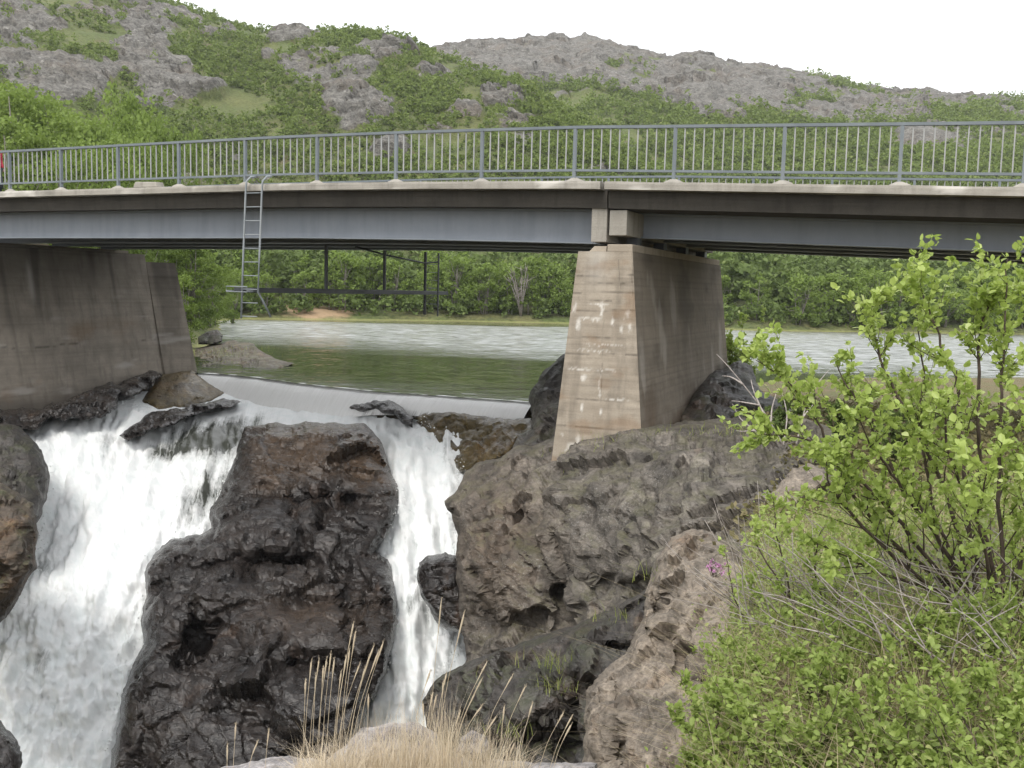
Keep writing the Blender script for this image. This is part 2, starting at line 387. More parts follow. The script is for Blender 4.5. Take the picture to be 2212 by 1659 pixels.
xs = np.concatenate([np.arange(-300, -60, 8), np.arange(-60, 80, 1.5), np.arange(80, 321, 8)])
grid_terrain('shore_terrain', xs, np.concatenate([np.arange(44.1, 120, 1.2), np.arange(120, 300, 8)]), MAT['shore'], 'wooded low land around the lake behind the bridge')
o = mesh('base_terrain', [(-1500, -600, -9), (1500, -600, -9), (1500, 1500, -9), (-1500, 1500, -9)], [(0, 1, 2, 3)], MAT['shore']); tag(o, 'low land reaching out to the horizon under everything', 'ground', kind='structure')

# ------------------------------------------------------------------ hills
def hill(name, ctrl, dr, df, zf, us, nt, blobs, holes, rockfn, seed, label, amp):
    ctrl = np.array(ctrl, float); us = np.array(us, float)
    vr = np.interp(us, ctrl[:, 0], ctrl[:, 1]); vr = vr+1.6*gnoise(np.stack([us*.05, 0*us, 0*us], 1), seed)*2
    Dr = np.interp(us, *zip(*dr)); rp = P(us, vr, Dr)         # ridge points
    fd = ray(us, np.full(len(us), 640.)); Df = np.interp(us, *zip(*df)); fx = fd[:, 0]/fd[:, 1]*Df
    tt = np.concatenate([np.linspace(0, 1, nt)**.9, np.linspace(1.06, 1.8, 10)])
    V = []; T = []
    for t in tt:
        if t <= 1:
            x = fx+(rp[:, 0]-fx)*t; y = Df+(rp[:, 1]-Df)*t; z = zf+(rp[:, 2]-zf)*(1-(1-t)**1.35)
        else:
            k = t-1; x = rp[:, 0]*(1+k*.9); y = rp[:, 1]*(1+k*.9); z = rp[:, 2]*(1-k*k*1.3)-k*8
        V.append(np.stack([x, y, z], 1)); T.append(np.full(len(us), t))
    V = np.concatenate(V); T = np.concatenate(T); nu = len(us); nr = len(tt)
    # where each vertex sits on the slope as surveyed from the road: rock outcrops listed by their place
    rel = V-np.array([0, 0, CZ]); zc = rel@_f; pu = 1106+F0*(rel@_r)/zc; pv = 829.5-F0*(rel@_u)/zc
    wob = np.stack([fbm(V*.035, 4, seed+1), fbm(V*.035+40, 4, seed+2)], 1)
    q = np.stack([pu, pv], 1)+wob*np.array([40, 26])
    rock = np.zeros(len(V))
    for (bu, bv, ru, rv) in blobs:
        rock = np.maximum(rock, 1-((q[:, 0]-bu)/ru)**2-((q[:, 1]-bv)/rv)**2)
    for (bu, bv, ru, rv) in holes:
        rock = rock-np.clip(1-((q[:, 0]-bu)/ru)**2-((q[:, 1]-bv)/rv)**2, 0, 1)*1.5
    rock = sstep(.0, .5, rock*.95+rockfn(pu, pv)+.75*fbm(V*.07, 6, seed+3, .6))
    rock = np.clip(rock*(.6+.4*sstep(-.5, -.1, fbm(V*.15, 4, seed+4))), 0, 1)
    # real relief: rounded knobs and fractured faces where rock, soft tussocks elsewhere
    N = np.stack([0*pu-.15, -np.ones(len(V))*.8, np.ones(len(V))*.6], 1)
    env = np.clip(1-np.abs(T-1)*0-0, 0, 1)*np.where(T > 1, .3, 1)
    env = env*np.clip((1-T)*9+.12, .12, 1)
    rel_ = rock*(amp*(.35*ridged(V*.045, 4, seed+6)+1.2*facet(V*np.array([.08, .08, .12]), seed+7)+.6*facet(V*np.array([.25, .25, .4]), seed+8)+.3*facet(V*np.array([.7, .7, 1.1]), seed+12))+amp*.5)+(1-rock)*amp*.35*fbm(V*.12, 4, seed+9)
    V = V+N*(rel_*env)[:, None]
    i = np.arange(nu*nr).reshape(nr, nu); f = np.stack([i[:-1, :-1], i[:-1, 1:], i[1:, 1:], i[1:, :-1]], -1).reshape(-1, 4)
    o = mesh(name, V, f, MAT['hill'], attrs={'rock': rock}); tag(o, label, 'hill', kind='structure')
    return V, rock, T, pu, pv
m = NM('hill_slope'); p = m.obj(); rk = m.attr('rock')
n1 = m.noise(p, .12, 6, .65, .5); n2 = m.noise(m.scale(p, (1, 1, 2.2), (.3, .5, 0)), .5, 7, .7, .6); n3 = m.noise(p, 2.2, 5, .7)
cr = m.mix(m.ramp(n2, [(.32, 0.), (.66, 1.)]), (.092, .087, .076), (.29, .277, .248))
cr = m.mix(m.ramp(n1, [(.5, 0.), (.68, .55)]), cr, (.20, .155, .115)); cr = m.mix(m.ramp(n3, [(.34, .75), (.55, 0.)]), cr, (.03, .028, .027))
cr = m.mix(m.ramp(m.noise(p, .9, 4, .6), [(.62, 0.), (.7, .7)]), cr, (.42, .40, .37))
cg = m.mix(m.ramp(n1, [(.35, 0.), (.65, 1.)]), (.105, .15, .038), (.19, .205, .072)); cg = m.mix(m.ramp(n3, [(.35, .55), (.6, 0.)]), cg, (.055, .065, .022))
cg = m.mix(m.ramp(m.noise(p, .3, 4), [(.58, 0.), (.7, .6)]), cg, (.15, .115, .06))
mask = m.ramp(m.math('ADD', rk, m.math('MULTIPLY', m.math('SUBTRACT', m.noise(p, .55, 6, .7), .5), .9)), [(.42, 0.), (.55, 1.)])
MAT['hill'] = m.done(m.bsdf(m.mix(mask, cg, cr), .95, m.bump(m.math('ADD', n2, m.math('MULTIPLY', n3, .5)), .9, .9)))
H1 = hill('hill', [(-500, -160), (-200, -95), (0, -50), (150, -25), (320, 2), (380, 18), (440, 38), (500, 62), (560, 78), (610, 70), (660, 68), (720, 78), (760, 73), (790, 82), (850, 88), (900, 105), (950, 128), (1020, 150), (1110, 185), (1200, 235), (1260, 275), (1400, 370), (1700, 560)],
          [(-500, 240), (300, 240), (900, 205), (1250, 165), (1700, 140)], [(-500, 95), (500, 112), (1700, 118)], 3.,
          np.arange(-500, 1701, 5), 150,
          [(95, 165, 135, 85), (310, 90, 85, 70), (395, 185, 120, 75), (690, 165, 75, 55), (740, 235, 150, 60), (720, 150, 120, 50), (250, 30, 160, 30), (30, 40, 90, 30), (830, 110, 90, 28), (640, 85, 80, 20), (860, 330, 60, 30), (1080, 215, 70, 30), (1000, 255, 60, 22), (560, 190, 40, 30), (590, 130, 30, 20), (930, 160, 60, 20), (100, 50, 120, 18), (460, 70, 60, 18)],
          [(545, 250, 70, 90), (560, 150, 40, 40), (250, 200, 35, 60), (180, 40, 60, 20), (1000, 180, 120, 20), (470, 150, 60, 40)],
          lambda u, v: -.12+0*u, 100, 'steep near hill on the left, green scrub broken by grey rock knobs', 1.7)
H2 = hill('hill', [(500, 190), (850, 140), (960, 118), (1020, 107), (1100, 105), (1170, 105), (1200, 100), (1230, 109), (1270, 97), (1320, 110), (1380, 128), (1440, 140), (1480, 131), (1530, 135), (1570, 150), (1640, 157), (1700, 165), (1760, 180), (1850, 200), (1920, 216), (2000, 212), (2080, 222), (2150, 222), (2212, 230), (2500, 262), (2900, 320)],
          [(500, 400), (1300, 400), (2900, 330)], [(500, 150), (2900, 140)], 6.,
          np.arange(500, 2901, 5), 150,
          [(2000, 305, 130, 38), (1560, 250, 70, 20), (1150, 130, 200, 60), (1500, 190, 250, 50), (1850, 240, 200, 25)],
          [(1350, 250, 120, 30), (1240, 240, 70, 25), (1650, 280, 100, 20)],
          lambda u, v: np.clip((215+.06*(u-1100)-v)/120, -.65, .42), 200, 'long grey rocky hill on the far side of the lake', 1.7)

# ------------------------------------------------------------------ leaf clouds
def leafquads(C, size, seed=0, flat_=.0, aspect=1.5):
    "C (n,3) centres -> quads with random orientation"
    r = np.random.default_rng(seed); n = len(C)
    a = r.normal(size=(n, 3)); a[:, 2] *= (1-flat_); a /= np.linalg.norm(a, axis=1)[:, None]
    b = np.cross(a, r.normal(size=(n, 3))); b /= np.linalg.norm(b, axis=1)[:, None]
    s = (size*(.6+.8*r.random(n)))[:, None]
    V = np.stack([C-a*s*aspect*.5, C+b*s*.5, C+a*s*aspect*.5, C-b*s*.5], 1).reshape(-1, 3)
    return V, np.arange(4*n).reshape(n, 4)
def crown_pts(r, n, rad, hgt, lob=7, z0=.18):
    "points of an uneven crown made of many small clumps"
    k = max(lob*4, 12); th = r.random(k)*2*math.pi; zz = z0+(1-z0)*r.random(k)**.8
    prof = np.sqrt(np.clip(1-((zz-.5)/.56)**2, .05, 1))*(.5+.6*r.random(k)); rr = rad*prof*np.sqrt(r.random(k))
    cc = np.stack([rr*np.cos(th), rr*np.sin(th), zz*hgt], 1); cs = rad*(.16+.22*r.random(k))
    w = r.integers(0, k, n); d = r.normal(size=(n, 3)); d /= np.linalg.norm(d, axis=1)[:, None]
    return cc[w]+d*(cs[w]*r.random(n)**.45)[:, None]*np.array([1, 1, .75]), cc
def scatter(name, pos, size, nleaf, leaf, mat, label, cat, seed, tall=1.0):
    r = np.random.default_rng(seed); Vs = []; R = []
    protos = [crown_pts(r, nleaf, .5, .9*tall, 5)[0] for _ in range(8)]
    for p_, s_ in zip(pos, size):
        c = protos[r.integers(8)]; a = r.random()*6.28; ca, sa = math.cos(a), math.sin(a)
        q = c@np.array([[ca, sa, 0], [-sa, ca, 0], [0, 0, 1]])*s_*np.array([1, 1, .8+.5*r.random()])+p_
        Vs.append(q); R.append(np.clip(.25+.5*r.random()+r.normal(size=len(q))*.15, 0, 1))
    C = np.concatenate(Vs); V, f = leafquads(C, leaf, seed, .2)
    o = mesh(name, V, f, MAT[mat], attrs={'rnd': np.repeat(np.concatenate(R), 4)}); tag(o, label, cat, kind='stuff'); return o
def pick(Hd, n, seed, cond, smin, smax):
    V, rock, T, pu, pv = Hd; r = np.random.default_rng(seed)
    dens = fbm(V*.05, 4, seed)
    ok = np.where((T < 1.03) & cond(pu, pv) & (rock < .8) & (dens > -.35))[0]
    w = (1.05-rock[ok])**2*(.3+np.clip(dens[ok]+.4, 0, 1)); i = r.choice(ok, n, p=w/w.sum())
    pos = V[i]+r.normal(size=(n, 3))*np.array([.9, .9, .0])
    return pos, smin+(smax-smin)*r.random(n)**1.8
inview = lambda u, v: (u > -60) & (u < 2280) & (v < 420)
pos, sz = pick(H1, 8500, 11, lambda u, v: inview(u, v), .7, 2.2)
scatter('hillside_scrub', pos-np.array([0, 0, .3]), sz, 44, .27, 'hill_leaf', 'green scrub bushes all over the near left hill', 'scrub', 12)
pos, sz = pick(H2, 6500, 13, lambda u, v: inview(u, v) & (u > 900) & (v > 150+.055*(u-1100)+30*np.sin(u*.013)), 1.4, 3.6)
scatter('hillside_scrub', pos-np.array([0, 0, .4]), sz, 34, .42, 'hill_leaf', 'green scrub covering the foot of the long rocky hill', 'scrub', 14)

# the wood behind the far shore: one mass
def shorepos(n, seed, dmin, dmax, ulo, uhi):
    r = np.random.default_rng(seed); out = []
    while len(out) < n:
        u = ulo+(uhi-ulo)*r.random(); Y = 86+r.random()*60; d = ray(u, 640.); X = d[0]/d[1]*Y
        q = np.array([[X, Y]]); dist = pseg(q, LAKE)[0]
        if inpoly(q, LAKE)[0] or dist < dmin or dist > dmax: continue
        out.append((X, Y, dist))
    o = np.array(out); z = H(o[:, 0], o[:, 1]); return np.stack([o[:, 0], o[:, 1], z], 1)
pos = shorepos(900, 21, 6, 45, 300, 2300)
scatter('birch_wood', pos, 3.2+2.6*rng.random(len(pos)), 150, .42, 'far_leaf', 'dense green birch wood rising behind the far lake shore', 'wood', 22, 1.25)
pos = shorepos(260, 23, .8, 6, 330, 2300)
scatter('shore_bushes', pos, 1.0+1.3*rng.random(len(pos)), 60, .25, 'far_leaf', 'low green bushes along the waterline of the far shore', 'bushes', 24, .9)

# ------------------------------------------------------------------ trees one can tell apart
def tree_proto(seed, h, rad, nleaf, leaf, mat, z0=.2, bare=False):
    r = np.random.default_rng(seed); root = empty('birch_tree')
    pts, cc = crown_pts(r, nleaf, rad, h, 9, z0)
    mb = MB(); lean = r.normal(size=2)*.05*h
    for k in range(int(r.integers(2, 4))):
        b = r.normal(size=2)*.12; e = lean+r.normal(size=2)*rad*.35; hh = h*(.7+.25*r.random())
        mb.tube([(b[0], b[1], -.5), (b[0]+e[0]*.3, b[1]+e[1]*.3, hh*.35), (b[0]+e[0]*.7, b[1]+e[1]*.7, hh*.7), (b[0]+e[0], b[1]+e[1], hh)], [.016*h, .012*h, .007*h, .002*h], 6)
        for j in r.integers(0, len(cc), 9):
            c = cc[j]; t0 = .3+.5*r.random(); s0 = np.array([b[0]+e[0]*t0, b[1]+e[1]*t0, hh*t0])
            if c[2] > s0[2]*.8: mb.tube([s0, (s0+c)/2+np.array([0, 0, -.04*h]), c], [.006*h, .004*h, .0012*h], 5)
    mb.build('trunk', MAT['far_bark'] if not bare else MAT['grey_bark'], root, True)
    V, f = leafquads(pts, leaf, seed, .2)
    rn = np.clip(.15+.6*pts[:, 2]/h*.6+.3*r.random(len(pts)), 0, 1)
    mesh('crown', V, f, MAT[mat], root, attrs={'rnd': np.repeat(rn, 4)})
    return root
def dup(root):
    c = root.copy(); COL.objects.link(c)
    for ch in root.children:
        d = ch.copy(); COL.objects.link(d); d.parent = c
    return c
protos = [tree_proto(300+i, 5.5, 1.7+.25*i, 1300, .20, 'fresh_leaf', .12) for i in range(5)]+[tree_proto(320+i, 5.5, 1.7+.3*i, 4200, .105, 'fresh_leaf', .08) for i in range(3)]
used = set()
def place_tree(k, loc, sc_, rot, label, group):
    o = protos[k] if k not in used else dup(protos[k]); used.add(k)
    o.location = loc; o.scale = (sc_, sc_, sc_); o.rotation_euler = (0, 0, rot); tag(o, label, 'tree', group); return o
r = np.random.default_rng(31)
# far shore, left of the pier
pp = shorepos(46, 32, 2.2, 10, 380, 1260); pp = pp[np.argsort(-pp[:, 1])]
for p_ in pp:
    dd = np.hypot(*(p_[:2]-Pz(690, 668, .6)[:2]))
    if dd < 5: continue
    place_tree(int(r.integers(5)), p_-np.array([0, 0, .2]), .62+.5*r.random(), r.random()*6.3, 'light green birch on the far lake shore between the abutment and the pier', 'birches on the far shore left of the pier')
pp = shorepos(48, 33, .5, 8, 1540, 2290)
for p_ in pp:
    place_tree(int(r.integers(5)), p_-np.array([0, 0, .3]), .6+.42*r.random(), r.random()*6.3, 'rounded green birch on the far lake shore to the right of the pier', 'birches on the far shore right of the pier')
# left bank clump standing behind the railing
for u, v, Y, s_ in [(20, 195, 52, 1.5), (75, 215, 56, 1.45), (140, 228, 54, 1.3), (-40, 190, 55, 1.5), (110, 262, 47, 1.1), (190, 262, 52, 1.15), (285, 215, 60, 1.15), (260, 262, 56, 1.1), (330, 265, 62, 1.0), (40, 270, 45, 1.1), (215, 305, 48, .9), (365, 300, 64, .9), (150, 310, 44, .85), (300, 310, 52, .9), (420, 305, 66, .85)]:
    top = P(u, v, Y); h = 5.5*s_*1.02
    zg = float(H(np.array([top[0]]), np.array([top[1]]))[0]); sc2 = max((top[2]-zg)/5.3, .4)
    k = 5+int(r.integers(3))
    o = place_tree(k, (top[0], top[1], zg-.2), 1, r.random()*6.3, 'bright green birch in the clump on the left bank behind the railing', 'birches on the left bank behind the bridge')
    o.scale = (min(sc2, s_)*1.05, min(sc2, s_)*1.05, sc2)
# left bank of the lake, seen under the deck
for u, v, z, s_ in [(385, 690, 1.0, .75), (430, 695, .9, .95), (470, 690, .6, .8), (415, 670, 1.6, 1.0), (500, 688, .4, .62), (450, 700, .5, .6), (395, 725, .8, .6), (360, 690, 2., 1.)]:
    g = Pz(u, v, z); 
    if g[1] < 40 or g[1] > 95: continue
    zg = float(H(np.array([g[0]]), np.array([g[1]]))[0])
    place_tree(5+int(r.integers(3)), (g[0], g[1], max(zg, 0)-.2), s_, r.random()*6.3, 'green birch leaning over the lake edge beside the left abutment', 'birches on the lake edge by the abutment')
# a grey bare tree among the green ones
g = P(1125, 690, 99); zg = float(H(np.array([g[0]]), np.array([g[1]]))[0])
bt = empty('bare_tree', (g[0], g[1], zg)); tag(bt, 'grey leafless tree on the far shore just left of the pier', 'tree')
mb = MB(); rr = np.random.default_rng(5)
for k in range(9):
    e = rr.normal(size=2)*1.1; h = 3.5+2.2*rr.random(); mb.tube([(0, 0, -.3), (e[0]*.3, e[1]*.3, h*.4), (e[0], e[1], h)], [.07, .05, .01], 5)
    for j in range(7):
        t0 = .35+.6*rr.random(); s0 = np.array([e[0]*t0, e[1]*t0, h*t0]); mb.tube([s0, s0+np.append(rr.normal(size=2)*.6, .5+.6*rr.random())], [.03, .006], 4)
mb.build('trunk', MAT['grey_bark'], bt, True)

# ------------------------------------------------------------------ water
m = NM('lake_water'); p = m.obj(); y = m.sep(p)[1]
patch = m.noise(m.scale(p, (.02, .05, 1)), 1., 4, .6)
# wind patches: ruffled far water, a calm green band, ruffled again above the weir
yy = m.math('ADD', m.math('ADD', y, m.math('MULTIPLY', m.sep(p)[0], .40)), m.math('MULTIPLY', m.math('SUBTRACT', patch, .5), 26))
band = m.ramp(m.math('DIVIDE', yy, 110), [(.0, .13), (.27, .16), (.32, .08), (.40, .09), (.48, .5), (.60, 1.), (1., 1.)])
band = m.math('MULTIPLY', band, m.ramp(m.math('DIVIDE', m.math('SUBTRACT', y, m.math('MULTIPLY', m.math('MAXIMUM', m.sep(p)[0], 0.), .5)), 110), [(.76, 1.), (.80, .10)]))
def wavenoise(sc_, k, rot):
    x = m.n('ShaderNodeTexNoise'); m.set(x.inputs['Vector'], m.scale(p, k, rot)); x.inputs['Scale'].default_value = sc_; x.inputs['Detail'].default_value = 3; x.inputs['Roughness'].default_value = .55
    y = m.n('ShaderNodeVectorMath', operation='SUBTRACT'); m.set(y.inputs[0], x.outputs['Color']); y.inputs[1].default_value = (.5, .5, .5); return y.outputs[0]
w1 = wavenoise(1.5, (.45, 1.5, 1), (0, 0, -.3)); w2 = wavenoise(5., (.5, 1.2, 1), (0, 0, -.2))
ad = m.n('ShaderNodeVectorMath', operation='ADD'); m.set(ad.inputs[0], w1); m.set(ad.inputs[1], w2)
sv = m.n('ShaderNodeVectorMath', operation='SCALE'); m.set(sv.inputs[0], ad.outputs[0]); m.set(sv.inputs['Scale'], band)
fl = m.n('ShaderNodeVectorMath', operation='MULTIPLY_ADD'); m.set(fl.inputs[0], sv.outputs[0]); fl.inputs[1].default_value = (1.3, 2.6, 0); fl.inputs[2].default_value = (0, 0, 1)
no = m.n('ShaderNodeVectorMath', operation='NORMALIZE'); m.set(no.inputs[0], fl.outputs[0]); nb = no.outputs[0]
wb = m.bsdf((.022, .030, .010), .06, nb, IOR=1.333, spec=.5); gl = m.n('ShaderNodeBsdfGlossy'); m.set(gl.inputs['Color'], (.86, .87, .87)); gl.inputs['Roughness'].default_value = .36; m.set(gl.inputs['Normal'], nb)
crest = m.ramp(m.noise(m.scale(p, (.45, 1.7, 1), (0, 0, -.25)), 1.6, 5, .65), [(.38, .2), (.56, 1.)])
x = m.n('ShaderNodeMixShader'); m.set(x.inputs[0], m.math('MULTIPLY', m.math('MULTIPLY', m.ramp(band, [(.07, .0), (.24, .25), (.6, .62)]), crest), 1., True)); m.t.links.new(wb, x.inputs[1]); m.t.links.new(gl.outputs[0], x.inputs[2])
MAT['lake'] = m.done(x.outputs[0])
out = [tuple(p_) for p_ in WL]+[(3, 26.3), (20, 30), (150, 38), (170, 125), (-90, 125), (-60, 60), (-15.2, 36.4), (-12.4, 35.2)]
o = mesh('lake_water', [(x, y_, 0) for x, y_ in out], [tuple(range(len(out)))], MAT['lake']); tag(o, 'rippled green lake water behind the weir', 'water', kind='structure')

def foam_mat(name, thr=.5):
    m = NM(name); p = m.obj(); uv = m.uv(); fo = m.attr('foam')
    st_ = m.noise(m.scale(uv, (3.2, .55, 1)), 1.6, 7, .68, .6); fine = m.noise(m.scale(uv, (3, 1.2, 1)), 9, 5, .7); lump = m.noise(p, 2.2, 6, .65)
    k = m.math('ADD', m.math('MULTIPLY', st_, .75), m.math('ADD', m.math('MULTIPLY', fine, .35), m.math('MULTIPLY', lump, .35)))
    mask = m.ramp(m.math('ADD', k, m.math('MULTIPLY', m.math('SUBTRACT', fo, .5), 1.5)), [(.48, 0.), (.62, .55), (.82, 1.)])
    wc = m.mix(m.ramp(lump, [(.35, 0.), (.65, 1.)]), (.82, .86, .86), (.93, .94, .94))
    wc = m.mix(m.ramp(fine, [(.3, .25), (.5, 0.)]), wc, (.74, .79, .79))
    h = m.math('ADD', m.math('MULTIPLY', st_, 1.), m.math('ADD', m.math('MULTIPLY', fine, .35), m.math('MULTIPLY', lump, .5)))
    nb = m.bump(h, .38, .09)
    white = m.bsdf(wc, .55, nb, spec=.3); dark = m.bsdf(m.mix(lump, (.045, .05, .042), (.10, .105, .09)), .12, nb, IOR=1.333)
    x = m.n('ShaderNodeMixShader'); m.set(x.inputs[0], mask); m.t.links.new(dark, x.inputs[1]); m.t.links.new(white, x.inputs[2])
    return m.done(x.outputs[0])
MAT['foam'] = foam_mat('white_water')
WC = [(-200, 905, 29.2), (60, 912, 29.0), (200, 890, 30.2), (285, 852, 32.4), (350, 900, 31.0), (490, 862, 33.4), (600, 872, 32.2), (700, 884, 31.0), (800, 885, 30.2), (900, 912, 28.9), (1000, 930, 28), (1090, 950, 27.4),
      (-200, 1010, 26.9), (100, 1010, 27.0), (300, 985, 28.3), (480, 960, 28.9), (600, 930, 29.3), (700, 960, 27.6), (900, 975, 27.3), (1020, 1000, 26.6),
      (100, 1150, 24.8), (400, 1150, 25.0), (700, 1150, 25), (920, 1060, 25.8), (910, 1190, 24.0), (300, 1300, 22.9), (0, 1300, 22.6), (890, 1280, 22.6), (880, 1300, 22.2), (900, 1400, 21.4), (100, 1450, 21.4), (880, 1540, 20.3), (-200, 1700, 19.4), (150, 1700, 19.6), (500, 1700, 19.4), (900, 1700, 19.2), (650, 1080, 27.3), (620, 1250, 25.4), (800, 1240, 24.0), (760, 1080, 26.6), (760, 1420, 22.2), (855, 1260, 22.4), (862, 1090, 24.9), (850, 1400, 20.9), (820, 1520, 19.7), (600, 1450, 23), (1100, 1400, 21.5), (1100, 1700, 19.2), (1100, 1150, 24.5)]
wf = tps(WC, 3e-3)
us = np.arange(-210, 1111, 5.); vs = np.arange(846, 1706, 5.); U, Vv = np.meshgrid(us, vs); u_ = U.ravel(); v_ = Vv.ravel()
Yw = wf(u_, v_); W = P(u_, v_, Yw)
flow = v_/95.+.0*u_; lat = u_/75.+(v_-900)/260.*np.where(u_ < 650, .9, -.1)
fp = np.stack([lat*2.2, flow*.8, 0*u_], 1)
dsp = .30*fbm(fp*.9, 5, 61)+.12*ridged(fp*2.3, 4, 62)+.10*fbm(W*2.2, 4, 63)
env = sstep(868, 960, v_)*.85+.15
W = W+np.stack([0*u_, -.75*dsp*env, .65*dsp*env], 1)
foam = np.full(len(u_), .74)+.0*u_
for (a, b, ru, rv, k) in [(490, 935, 110, 34, .44), (420, 968, 90, 30, .34), (350, 985, 60, 24, .2), (230, 955, 60, 22, .24), (560, 905, 60, 18, .14), (95, 1225, 32, 48, .42), (90, 1440, 40, 60, .36), (25, 1430, 30, 40, .12), (410, 1120, 60, 60, .34), (470, 1050, 55, 60, .32), (300, 1120, 40, 60, .12), (330, 1060, 60, 50, .10), (905, 1170, 50, 28, .18), (905, 1310, 30, 55, .3), (990, 980, 60, 40, .2), (870, 950, 30, 25, .1), (800, 880, 60, 18, .1), (380, 905, 90, 12, .1)]:
    foam -= k*np.exp(-((u_-a)/ru)**2-((v_-b)/rv)**2)
foam += .25*fbm(fp*1.4+3, 4, 64)*.6
for (a, b, ru, rv, k) in [(250, 1180, 140, 120, .2), (880, 1470, 90, 90, .2), (825, 1500, 70, 90, .3), (200, 1250, 160, 260, .10), (120, 1040, 70, 100, .15), (150, 1560, 200, 140, .2), (250, 870, 50, 30, .2)]:
    foam += k*np.exp(-((u_-a)/ru)**2-((v_-b)/rv)**2)
nu = len(us); nv = len(vs); i = np.arange(nu*nv).reshape(nv, nu); f = np.stack([i[:-1, :-1], i[1:, :-1], i[1:, 1:], i[:-1, 1:]], -1).reshape(-1, 4)
wd_ = WL[-1]-WL[0]; wn_ = np.array([wd_[1], -wd_[0]])/np.hypot(*wd_); ln = np.interp(W[:, 0], WL[:, 0], WL[:, 1]); dn_ = (ln-W[:, 1])*-wn_[1]; dn_[W[:, 0] < WL[0, 0]] = 9
f = f[((dn_ > .42) & (W[:, 2] < -.12) & (v_ > np.interp(u_, [-210, 60, 200, 262, 290, 340], [925, 906, 884, 848, 840, 846])))[f].all(1)]
o = mesh('waterfall_water', W, f, MAT['foam'], attrs={'foam': np.clip(foam, 0, 1)}, uv=np.stack([lat, flow], 1)); tag(o, 'white foaming water plunging through the rock gorge', 'waterfall', kind='structure')

# flung drops and foam scraps along the edges and steps of the falls
r = np.random.default_rng(66); C = []
for (poly, n, spread) in (([(500, 1000), (460, 1130), (345, 1190), (315, 1300), (265, 1500), (240, 1640)], 700, 22), ([(835, 985), (868, 1080), (820, 1180), (855, 1300), (840, 1430), (790, 1540)], 420, 14), ([(1000, 1010), (970, 1090), (985, 1200), (905, 1230), (945, 1345), (1000, 1400), (935, 1470)], 520, 14), ([(110, 1000), (95, 1110), (75, 1230), (10, 1345)], 300, 14), ([(260, 860), (330, 890)], 120, 14), ([(900, 900), (930, 960), (1000, 1000)], 200, 20)):
    pl = np.array(poly, float); k = r.random(n)*(len(pl)-1); i = k.astype(int); q = pl[i]+(pl[i+1]-pl[i])*(k-i)[:, None]+r.normal(size=(n, 2))*spread*.6
    C.append(P(q[:, 0], q[:, 1], wf(q[:, 0], q[:, 1])-.25-.5*r.random(n)))
C = np.concatenate(C); V_, f_ = leafquads(C, .035, 67, 0, 1.3)
o = mesh('spray', V_, f_, MAT['foam'], attrs={'foam': np.full(len(V_), 1.)}, uv=V_[:, :2]); tag(o, 'flung white drops along the edges of the falls', 'spray', kind='stuff')

# the sheet of water sliding over the weir crest
m = NM('weir_sheet'); uv = m.uv(); p = m.obj(); lat_ = m.sep(uv)
stn = m.noise(m.scale(uv, (6, .5, 1)), 1.5, 5, .65); stf = m.noise(m.scale(uv, (16, .7, 1)), 2.2, 3, .6)
wc = m.mix(m.ramp(m.math('ADD', m.math('MULTIPLY', stn, .6), m.math('MULTIPLY', stf, .4)), [(.3, 0.), (.62, 1.)]), (.80, .80, .78), (.95, .95, .94))
white = m.bsdf(wc, .30, m.bump(m.math('ADD', stn, stf), .35, .03), spec=.6)
th = m.math('ADD', m.attr('thin'), m.math('MULTIPLY', m.math('SUBTRACT', stf, .5), 1.1))
tr = m.n('ShaderNodeBsdfTransparent'); x = m.n('ShaderNodeMixShader'); m.set(x.inputs[0], m.ramp(th, [(.35, 0.), (.9, 1.)])); m.t.links.new(white, x.inputs[1]); m.t.links.new(tr.outputs[0], x.inputs[2])
MAT['sheet'] = m.done(x.outputs[0])
tt = np.linspace(0, 1, 80); seglen = np.r_[0, np.cumsum(np.hypot(*np.diff(WL, axis=0).T))]; L = seglen[-1]
cx = np.interp(tt*L, seglen, WL[:, 0]); cy = np.interp(tt*L, seglen, WL[:, 1])
wd = WL[-1]-WL[0]; wd /= np.hypot(*wd); wn = np.array([wd[1], -wd[0]]); wn = wn if wn[1] < 0 else -wn
V = []; UVs = []; thin = []; K = 22
drop = np.interp(tt, [0, .1, .5, .58, .64, .72, .8, 1], [.78, .84, .84, .80, .68, .58, .60, .62])
for j in range(K):
    k = j/(K-1); off = -.35+1.05*k; kk = np.clip((off+.2)/.9, 0, 1)
    z = .012-.05*max(0., -.15-off)/.2-drop*kk**1.6
    for a in range(80):
        V.append((cx[a]+wn[0]*off, cy[a]+wn[1]*off, z[a] if np.ndim(z) else z)); UVs.append((tt[a]*L, k*1.6))
        thin.append(max(sstep(.55, 1., k)*(.6 if tt[a] > .62 else .05), sstep(.30, .05, k)*1.3)-.1)
V = np.array(V); V[:, 2] += .025*fbm(np.stack([np.array(UVs)[:, 0]*1.3, np.array(UVs)[:, 1]*.4, 0*V[:, 0]], 1), 3, 71)
i = np.arange(80*K).reshape(K, 80); f = np.stack([i[:-1, :-1], i[1:, :-1], i[1:, 1:], i[:-1, 1:]], -1).reshape(-1, 4)
o = mesh('weir_water', V, f, MAT['sheet'], attrs={'thin': np.array(thin, float)}, uv=np.array(UVs)); tag(o, 'smooth white sheet of water sliding over the weir crest', 'water', kind='structure')
